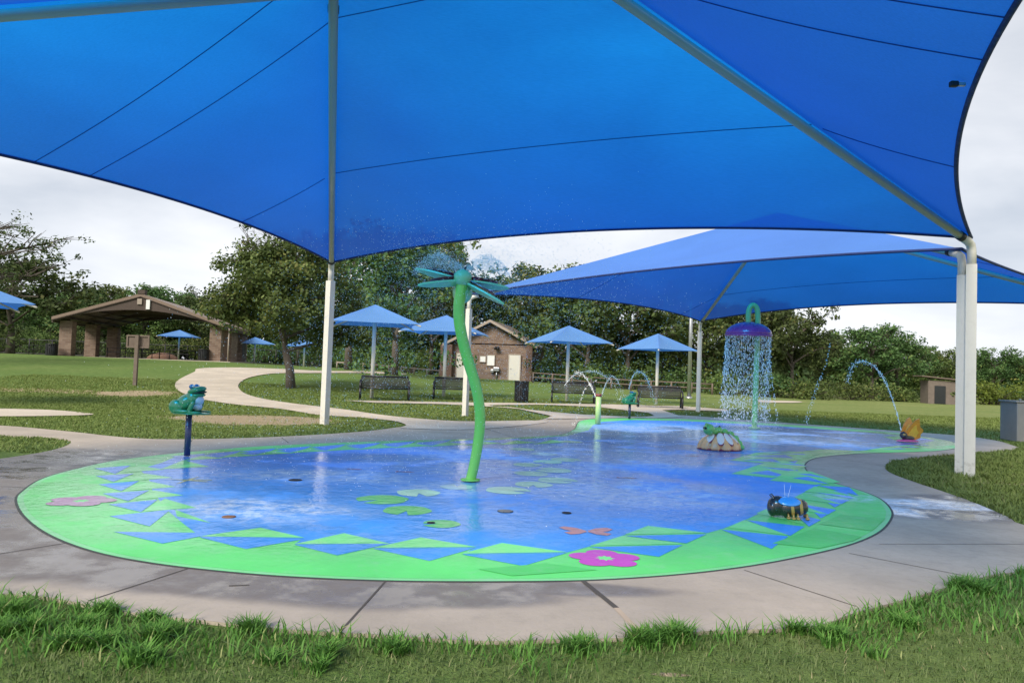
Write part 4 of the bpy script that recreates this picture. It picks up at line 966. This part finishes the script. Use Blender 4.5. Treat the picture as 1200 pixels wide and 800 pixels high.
grassfield('edge_grass', 'long grass tufts overhanging the near edge of the concrete deck', -5, 5, 2.6, 6.5, 170000, .035, .095, .0046, 2, .75, edge_band, 'tuft_blade')
grassfield('right_lawn_grass', 'grass on the lawn tongue around the tall cream posts', 4, 17, 7.5, 19, 170000, .04, .085, .006, 3, .3)
grassfield('left_lawn_grass', 'grass on the lawn behind the frog spout', -18, 1.5, 10.5, 22, 170000, .025, .05, .008, 4, .3)
grassfield('middle_lawn_grass', 'grass on the lawn strips around the benches', -22, 24, 19, 34, 160000, .03, .06, .013, 5, .2)

# ------------------------------------------------------------------ play features
M['stem'] = mat('bright_green_paint', (.21, .60, .09), .38, .12, 4, coat=.4)
M['teal'] = mat('teal_paint', (.26, .60, .30), .42, .12, 5, coat=.3)
M['maroon'] = mat('maroon_paint', (.13, .01, .02), .35, coat=.3)
M['pole_green'] = mat('grass_green_pole', (.22, .48, .18), .4, .1, 4, coat=.3)
M['purple'] = mat('purple_dome', (.30, .035, .20), .3, .2, 4, coat=.5)
M['navy'] = mat('navy_post', (.035, .035, .09), .4, .2, coat=.3)
M['frog'] = mat('frog_green', (.03, .26, .10), .3, .55, 9, coat=.6)
M['frog_pale'] = mat('frog_belly', (.55, .66, .68), .35, .15, coat=.4)
M['lime'] = mat('lime_paint', (.42, .62, .25), .4, .1, coat=.3)
M['frogblue'] = mat('frog_blue_trim', (.03, .16, .32), .3, coat=.5)
# dragonfly
Y0 = 9.05; b = ground(551, 566)
t = thing('dragonfly_sprayer', 'tall bright green curved stem topped by a teal dragonfly sprayer', 'water feature', (b.x, b.y, .04)); o_ = Vector((b.x, b.y, .04))
Yb = b.y
path = [(551, 566), (555.5, 545), (560, 520), (562.5, 495), (561, 470), (556, 447), (549, 424), (542.5, 400), (538.5, 378), (537.8, 360), (539.5, 345), (542, 330)]
pts = [at(px, py, Yb) - o_ for px, py in path]; pts[0].z = -.01
def dens(pts, n=5):
    r = []
    for i in range(len(pts) - 1):
        a = pts[max(i - 1, 0)]; b = pts[i]; c = pts[i + 1]; d = pts[min(i + 2, len(pts) - 1)]
        for s in range(n):
            u = s / n; r.append(.5 * ((2 * b) + (c - a) * u + (2 * a - 5 * b + 4 * c - d) * u * u + (3 * b - a - 3 * c + d) * u ** 3))
    return r + [pts[-1]]
pd = dens(pts); q = MB(); q.tube(pd, [.062 + .012 * i / len(pd) for i in range(len(pd))], 18); q.build('stem', M['stem'], t)
q = MB(); q.tube([(0, 0, -.002), (0, 0, .012)], .12, 20); q.build('base_plate', M['stem'], t)
hd = pts[-1]
q = MB(); q.ell(hd + Vector((0, -.02, .045)), (.115, .12, .105), seg=20, ring=12); q.ell(hd + Vector((-.005, .14, -.13)), (.125, .2, .13), seg=18, ring=10); q.build('body', M['teal'], t)
q = MB(); q.ell(hd + Vector((-.15, .06, .065)), (.085, .06, .045), seg=14, ring=8); q.ell(hd + Vector((.165, .06, .03)), (.085, .06, .045), seg=14, ring=8); q.build('eyes', M['maroon'], t)
q = MB(); q.tube([hd + Vector((.02, .02, .12)), hd + Vector((.03, .02, .19))], [.02, .012], 8); q.build('nozzle', M['black'], t)
for px, py, dy, rx_ in [(486, 316, .12, 1), (490, 335, -.22, 1), (596, 339, .10, 1), (590, 357, -.22, 1)]:
    tip = at(px, py, Yb + dy) - o_; root = hd + Vector((0, .03, -.02)); d = tip - root; Ln = d.length; d.normalize()
    s = d.cross(Vector((0, .35, 1))).normalized(); nrm = s.cross(d).normalized(); n = 18
    out_ = []
    wid = lambda u: .085 * (sin(pi * min(1, u ** .75 * .93 + .07)) ** .5 + .05) 
    up_, lo_ = [], []
    for i in range(n + 1):
        u = i / n; up_.append((u * Ln, wid(u))); lo_.append((u * Ln, -wid(u)))
    q = MB(); q.prism(up_ + lo_[::-1], d, s, nrm, .022, root); wg = q.build('wing', M['teal'], t)
    q = MB(); q.prism([(a * .72 + .02, b_ * .92) for a, b_ in (up_ + lo_[::-1])], d, s, nrm, .012, root + nrm * .024 + Vector((0, .02, .035))); q.build('wing_pattern', M['maroon'], wg)

# shower dome
b = ground(884, 503); t = thing('shower_dome', 'green hooked pole carrying a purple dome that pours a curtain of water', 'water feature', (b.x, b.y, .04)); o_ = Vector((b.x, b.y, .04)); Ys = b.y
tp = at(888, 385, Ys) - o_; dm = at(877, 391, Ys) - o_; k_ = Ys / F
arc = [Vector((0, 0, -.01)), Vector((tp.x * .5, 0, tp.z * .5)), tp, at(888, 368, Ys) - o_, at(886.5, 360.5, Ys) - o_, at(882.5, 357.5, Ys) - o_, at(878.5, 361, Ys) - o_, at(877, 369, Ys) - o_, dm + Vector((0, 0, .25))]
arc[0].x = 0
q = MB(); q.tube(dens(arc, 4), .075, 14); q.build('pole', M['pole_green'], t)
q = MB(); q.tube([(0, 0, -.005), (0, 0, .02)], .16, 18); q.build('base_plate', M['pole_green'], t)
q = MB(); q.ell(dm + Vector((0, 0, -.03)), (.63, .63, .36), seg=32, ring=10, z0=0., z1=.999); q.tube([dm + Vector((0, 0, -.07)), dm + Vector((0, 0, -.02))], .64, 32); q.build('dome', M['purple'], t)

# frog spout near
def frog(b, label, k, rz, ph, mats=('frog', 'frog_pale')):
    t = thing('frog_spout', label, 'water feature', (b.x, b.y, .04), rz, 'frog spouts on posts')
    q = MB(); q.tube([(0, 0, -.005), (0, 0, ph)], .042 * k, 12); q.tube([(0, 0, ph * .72), (0, 0, ph * .74)], .047 * k, 12); q.build('post', M['navy'], t)
    def E(c, r, M_=None): q.ell(Vector((c[0] * k, c[1] * k, ph + c[2] * k)), tuple(v * k for v in r), M=M_, seg=16, ring=10)
    RX = lambda d: Matrix.Rotation(R(d), 3, 'Y')
    q = MB(); E((.03, 0, .015), (.29, .17, .022)); q.build('lily_pad_base', M['frog'], t)
    q = MB(); E((-.05, 0, .15), (.19, .13, .12), RX(-32)); E((.06, 0, .22), (.12, .11, .12), RX(-30))
    for s in (-1, 1):
        E((-.14, s * .10, .10), (.11, .05, .10), RX(20)); E((-.04, s * .13, .045), (.13, .035, .028)); E((.09, s * .12, .10), (.035, .03, .10), RX(25)); E((.15, s * .13, .035), (.10, .04, .018))
    E((.10, 0, .335), (.13, .115, .052), RX(-16)); E((.11, 0, .268), (.11, .10, .035), RX(-4)); q.build('body', M[mats[0]], t)
    q = MB(); E((.115, 0, .20), (.085, .085, .085)); E((.12, 0, .11), (.06, .07, .06)); q.build('belly', M[mats[1]], t)
    q = MB(); E((.125, 0, .300), (.115, .095, .022), RX(-10)); q.build('mouth', M['black'], t)
    for s in (-1, 1):
        q = MB(); E((.055, s * .06, .385), (.038, .035, .036)); ey = q.build('eye', M['frogblue'], t); q = MB(); E((.078, s * .065, .392), (.02, .022, .02)); q.build('pupil', M['white'], ey)
    return t
b = ground(219, 536.5); ph = (at(219, 485, b.y) - b).z; frog(b, 'glossy green frog on a navy post at the left of the pad', 1.02, R(-8), ph - .04)
b = ground(737.5, 491.5); ph = (at(737.5, 473, b.y) - b).z; frog(b, 'small green frog spout on a dark post at the far side of the pad', .95, R(20), ph - .04)
# bollard
b = ground(700.5, 498); t = thing('spray_bollard', 'pale lime green spray bollard with a rusty red cap', 'water feature', (b.x, b.y, .04)); h_ = (at(700, 466, b.y) - b).z
q = MB(); q.tube([(0, 0, -.005), (0, 0, h_)], .075, 16); q.build('tube', M['lime'], t); q = MB(); q.tube([(0, 0, h_), (0, 0, h_ + .07)], .085, 16); q.build('cap', mat('rusty_red', (.22, .05, .03), .6), t)

# caterpillar on a flower
M['petal'] = mat('peach_petal', (.92, .42, .17), .35, .3, 5, coat=.5); M['petal_w'] = mat('cream_petal', (.78, .72, .64), .35, .08, coat=.5); M['groove'] = mat('petal_groove', (.25, .03, .07), .5)
M['bug'] = mat('lime_caterpillar', (.16, .50, .12), .3, .4, 6, coat=.5)
b = ground(848, 530); t = thing('caterpillar_spout', 'green caterpillar curled over a peach and white flower, low on the pad', 'water feature', (b.x, b.y + .3, .04)); 
q = MB(); q.ell((0, 0, 0), (.42, .36, .30), seg=96, ring=14, z0=0., z1=.999, fn=lambda a, p: 1 - .10 * 1.7 * (abs(cos(a * 5.5))) ** 14); q.build('flower_dome', M['petal'], t)
q = MB(); q.ell((0, 0, -.005), (.425, .365, .05), seg=48, ring=6, z0=0.); q.build('rim', M['groove'], t)
for a, l in ((-1.75, 1.), (-1.15, 1.), (-.45, .8), (-2.5, .8), (1.5, 1), (2.4, 1), (.5, 1)):
    q = MB(); pc_ = Vector((cos(a) * .265, sin(a) * .235, .205)); nn = Vector((cos(a) * .7, sin(a) * .7, .75)).normalized(); Mq = nn.to_track_quat('Z', 'Y').to_matrix()
    tdir = Vector((cos(a), sin(a), -.7)); tdir = (tdir - nn * tdir.dot(nn)).normalized(); Mq = Matrix((tdir, nn.cross(tdir), nn)).transposed()
    q.ell(pc_, (.155 * l, .078, .035), M=Mq, seg=18, ring=8); pe_ = q.build('petal', M['petal_w'], t); q = MB(); q.ell(pc_ - nn * .006, (.168 * l, .088, .030), M=Mq, seg=18, ring=8); q.build('petal_edge', M['groove'], pe_)
q = MB()
for c_, r_ in [((-.24, -.12, .37), .11), ((-.12, -.04, .33), .085), ((.0, .05, .34), .075), ((.12, .08, .31), .075), ((.22, .02, .27), .075), ((.30, -.04, .20), .07), ((.36, -.08, .12), .06), ((.40, -.12, .05), .05)]: q.ell(c_, r_, seg=14, ring=9)
for s in (-1, 1): q.ell((-.28, -.14 + s * .05, .465), .03, seg=10, ring=6)
cb = q.build('caterpillar', M['bug'], t); q = MB()
for s in (-1, 1): q.ell((-.33, -.17 + s * .045, .40), .025, seg=10, ring=6)
q.tube([(.0, .05, .40), (.02, .05, .43)], .02, 8); q.build('eyes', M['black'], cb)

# beetle
M['beetle'] = mat('black_shell', (.018, .017, .016), .3, .5, 14, coat=.6); M['amber'] = mat('amber_stripe', (.42, .25, .06), .4, .2, coat=.4); M['wingblue'] = mat('sky_blue_wing', (.05, .28, .66), .3, .1, coat=.6)
b = ground(928, 611); t = thing('bumblebee_spout', 'black and amber bee with sky blue wing plates near the right rim', 'water feature', (b.x, b.y + .07, .030), R(-14)); t.scale = (.94, .94, .86)
def ring(y0, y1, rr, m_, name, zs=1.):
    q = MB(); q.ell((0, 0, 0), 1, seg=4, ring=2); 
q = MB(); q.ell((-.12, 0, .125), (.105, .095, .115), seg=24, ring=14, fn=lambda a, p: 1 + .03 * sin(9 * a)); q.ell((-.17, .0, .10), (.06, .09, .10), seg=16, ring=10); q.build('head', M['beetle'], t)
prof = [(-.10, .088), (-.04, .105), (.03, .110), (.055, .108), (.085, .102), (.11, .092), (.135, .085), (.165, .075), (.18, .05)]
def tub(a, b_, m_, nm, ex=0.):
    q = MB(); pts_ = [i / 10 for i in range(11)]; P_ = []; R_ = []
    for u in pts_:
        x = a + (b_ - a) * u
        for (x0, r0), (x1, r1) in zip(prof, prof[1:]):
            if x0 <= x <= x1 + 1e-6: r_ = r0 + (r1 - r0) * (x - x0) / (x1 - x0)
        P_.append((x, 0, .115 + x * .12)); R_.append(r_ + ex)
    q.tube(P_, R_, 24); q.build(nm, M[m_], t)
tub(-.10, .179, 'beetle', 'abdomen'); tub(.005, .035, 'amber', 'stripe', .003); tub(.095, .125, 'amber', 'stripe', .003)
for s in (-1, 1):
    q = MB(); Mq = Matrix.Rotation(R(s * -38), 3, 'X') @ Matrix.Rotation(R(8), 3, 'Y'); q.ell((-.01, s * .066, .192), (.118, .066, .022), M=Matrix.Rotation(R(-s * 42), 3, 'X'), seg=24, ring=8); q.build('wing', M['wingblue'], t)
for x, y in ((-.02, -.12), (.03, -.125), (.075, -.12), (.17, -.09), (-.02, .12), (.07, .12), (.17, .09)):
    q = MB(); q.ell((x, y, .014), (.022, .035, .016), seg=10, ring=6); q.tube([(x, y, .02), (x, y * .6, .06)], .01, 6); q.build('foot', M['amber'], t)
for s in (-1, 1):
    q = MB(); q.tube([(-.15, s * .035, .21), (-.18, s * .05, .25), (-.20, s * .05, .23)], .008, 6); q.build('antenna', M['beetle'], t)

# butterfly fish
M['fin'] = mat('orange_fin', (.78, .22, .02), .35, .5, 8, coat=.4); M['fin2'] = mat('yellow_fin_edge', (.85, .38, .04), .35, .3, 8, coat=.4); M['pinkbase'] = mat('pink_base', (.5, .08, .22), .4, .2)
b = ground(1066, 519); t = thing('butterfly_spout', 'orange butterfly shaped spout on a pink base at the far right', 'water feature', (b.x, b.y, .045), R(5))
k = b.y / F
fin = [(-.20, .05), (-.17, .20), (-.08, .36), (.02, .50), (.10, .54), (.13, .44), (.16, .33), (.25, .26), (.26, .20), (.21, .14), (.22, .05), (.12, .0), (-.1, .0)]
for s in (-1, 1):
    q = MB(); q.prism(fin, (1, 0, 0), (0, s * .28, .96), (0, 1, 0), .035, (.02, s * .03, .04)); q.build('wing', M['fin'], t)
    q = MB(); q.prism([(x * .55 - .01, z * .6 + .05) for x, z in fin], (1, 0, 0), (0, s * .28, .96), (0, 1, 0), .052, (.03, s * .03 - .008, .04)); q.build('wing_spot', M['fin2'], t)
q = MB(); q.ell((-.17, -.02, .14), (.085, .085, .09), seg=16, ring=10); q.ell((-.05, -.02, .08), (.16, .07, .07), seg=16, ring=8); bd_ = q.build('body', M['beetle'], t)
q = MB(); q.ell((-.20, -.09, .16), .03, seg=10, ring=6); q.build('eye', M['amber'], bd_)
q = MB(); q.ell((-.08, -.03, .0), (.27, .15, .05), seg=28, ring=6, z0=0., fn=lambda a, p: 1 + .06 * sin(8 * a)); q.build('base', M['pinkbase'], t)

# ------------------------------------------------------------------ water in the air
OCT = np.array([[1, 0, 0], [-1, 0, 0], [0, 1, 0], [0, -1, 0], [0, 0, 1], [0, 0, -1]], float)
OF = np.array([[0, 2, 4], [2, 1, 4], [1, 3, 4], [3, 0, 4], [2, 0, 5], [1, 2, 5], [3, 1, 5], [0, 3, 5]])
def drops(name, label, P_, r, stretch=1.):
    P_ = np.asarray(P_); r = np.asarray(r); o4 = OCT * np.array([1, 1, stretch]); V_ = (P_[:, None, :] + o4[None] * r[:, None, None]).reshape(-1, 3)
    idx = (np.arange(len(P_))[:, None, None] * 6 + OF[None]).reshape(-1, 3); o = fastmesh(name, V_, idx, 3, M['water']); tag(o, label, 'water spray', kind='stuff'); return o
rng = np.random.default_rng(5)
hdw = at(543, 314, Yb)
n = 24000; az_ = np.where(rng.random(n) < .5, 0, pi) + rng.normal(0, .75, n); el = rng.normal(.38, .24, n); sp = rng.uniform(1.2, 6.0, n); tm = rng.random(n) ** .8 * 1.25
wind = rng.normal(0, .22, (n, 3)) * tm[:, None] * 2
vx, vy, vz = np.cos(az_) * np.cos(el) * sp, np.sin(az_) * np.cos(el) * sp * .8, np.sin(el) * sp * .75
drag = .62
P_ = np.stack([hdw.x + vx * tm * drag, hdw.y + vy * tm * drag + .2, hdw.z + vz * tm - 3.1 * tm ** 2], 1) + wind * np.array([1, 1, .5])
ok = (P_[:, 2] > .12); P_ = P_[ok]; drops('dragonfly_spray', 'scattered droplets thrown sideways by the dragonfly sprayer', P_, rng.uniform(.0018, .0046, len(P_)))
# two fans of fine water
Pf = []
for sgn, ax0 in ((-1, 0), (1, 0)):
    n = 1500; u = rng.random(n); a = rng.uniform(.12, 1.05, n); R0 = .66 * np.sqrt(u) * (1 if sgn < 0 else .9)
    x = np.cos(a) * R0 * sgn; z = np.sin(a) * R0 * .62 - .35 * R0 ** 2; Pf.append(np.stack([hdw.x + x, hdw.y + rng.normal(0, .10, n) + .1, hdw.z + z], 1))
Pf = np.concatenate(Pf); drops('spray_fan', 'two white fans of water above the dragonfly wings', Pf, rng.uniform(.0022, .0055, len(Pf)))
# shower curtain
dmw = dm + Vector((b.x * 0, 0, 0)) + Vector((ground(884, 503).x, ground(884, 503).y, .04))
n = 3600; a = rng.uniform(0, 6.28, n); rr = .60 + rng.normal(0, .015, n); kq = rng.random(n) < .25; rr[kq] = .6 * np.sqrt(rng.random(kq.sum()))
a = np.round(a / (2 * pi) * 64) * 2 * pi / 64 + rng.normal(0, .012, n); fall = rng.random(n) ** 1.25 * 2.35; rr = rr + fall * .02 * rng.normal(0, 1, n)
P_ = np.stack([dmw.x + np.cos(a) * rr - fall * rng.random(n) * .06, dmw.y + np.sin(a) * rr, dmw.z - .06 - fall], 1); P_ = P_[P_[:, 2] > .08]
drops('shower_curtain', 'curtain of falling droplets below the purple dome', P_, rng.uniform(.004, .009, len(P_)), 4.)
n = 2600; a = rng.uniform(0, 6.28, n); rr = .62 * rng.uniform(.2, 1.6, n); zz = .05 + np.abs(rng.normal(0, .14, n))
drops('shower_splash', 'fine splash bouncing off the wet pad below the shower', np.stack([dmw.x + np.cos(a) * rr, dmw.y + np.sin(a) * rr, zz], 1), rng.uniform(.0025, .006, n))
def jet(name, label, pix, Y, r0, nn, spread, dots=False, Yend=None):
    Yend = Yend or Y; pts = [at(px, py, Y + (Yend - Y) * i / (len(pix) - 1)) for i, (px, py) in enumerate(pix)]; pts[-1].z = max(pts[-1].z, .05); pd = dens(pts, 8); pos = []; rad = []
    for i in range(nn):
        u = rng.random() * (len(pd) - 1.001); k = int(u); p_ = pd[k].lerp(pd[k + 1], u - k); s_ = spread * (.3 + u / len(pd)); pos.append(np.array(p_) + rng.normal(size=3) * s_); rad.append(r0 * rng.uniform(.5, 1.3))
    o = drops(name, label, pos, rad, 1.6)
    if not dots:
        kk = max(3, int(len(pd) * .75)); q = MB(); q.tube(pd[:kk], [r0 * .6 * (1 + .35 * sin(i * 2.1)) for i in range(kk)], 6); s = q.build('solid_stream', M['water'], o); s['label'] = 'unbroken lower part of the water stream'
Yf = ground(1066, 519).y
jet('water_jet', 'arching jet thrown up to the left by the orange butterfly spout', [(1056, 504), (1050, 480), (1041, 455), (1030, 435), (1018, 425), (1006, 424), (998, 432), (993, 447)], Yf, .008, 380, .03)
jet('water_jet', 'dotted falling stream between the shower and the round oak', [(973, 400), (968, 425), (957, 455), (949, 480), (944, 497)], 20.5, .010, 110, .03, True)
jet('water_jet', 'dotted falling stream close to the right of the shower curtain', [(902, 408), (904, 440), (908, 470), (911, 496)], 20.3, .010, 80, .02, True)
Yz = ground(737, 491.5).y
jet('water_jet', 'falling stream left of the lime bollard', [(700, 445), (686, 455), (679, 475), (673, 500), (671, 520)], 19.5, .008, 120, .015, True)
jet('water_arc', 'low arc of water crossing above the third bench', [(661, 452), (672, 440), (688, 435), (704, 438), (716, 448), (729, 470)], Yz, .009, 200, .04)
jet('water_arc', 'second arc of water leaning right toward the small frog', [(704, 466), (709, 452), (716, 441), (722, 444), (729, 458), (735, 474)], Yz, .008, 170, .03)
jet('water_arc', 'short arc of water above the small frog spout', [(737, 456), (742, 440), (749, 435), (757, 442), (763, 458), (768, 474)], Yz, .009, 200, .04)
jet('water_arc', 'thin stream rising left of the lime bollard cap', [(698, 464), (692, 452), (684, 440), (674, 436)], 20.4, .010, 130, .03)
Yb_ = ground(928, 611).y
for a_, b__, lb in (((920, 584), (919, 567), 'thin upright stream from the bee, left one'), ((923, 584), (927, 568), 'thin upright stream from the bee, right one')):
    q = MB(); q.tube([at(*a_, Yb_ + .07), at(*b__, Yb_ + .12)], .0016, 5); o = q.build('water_jet', M['water']); tag(o, lb, 'water spray', kind='stuff')
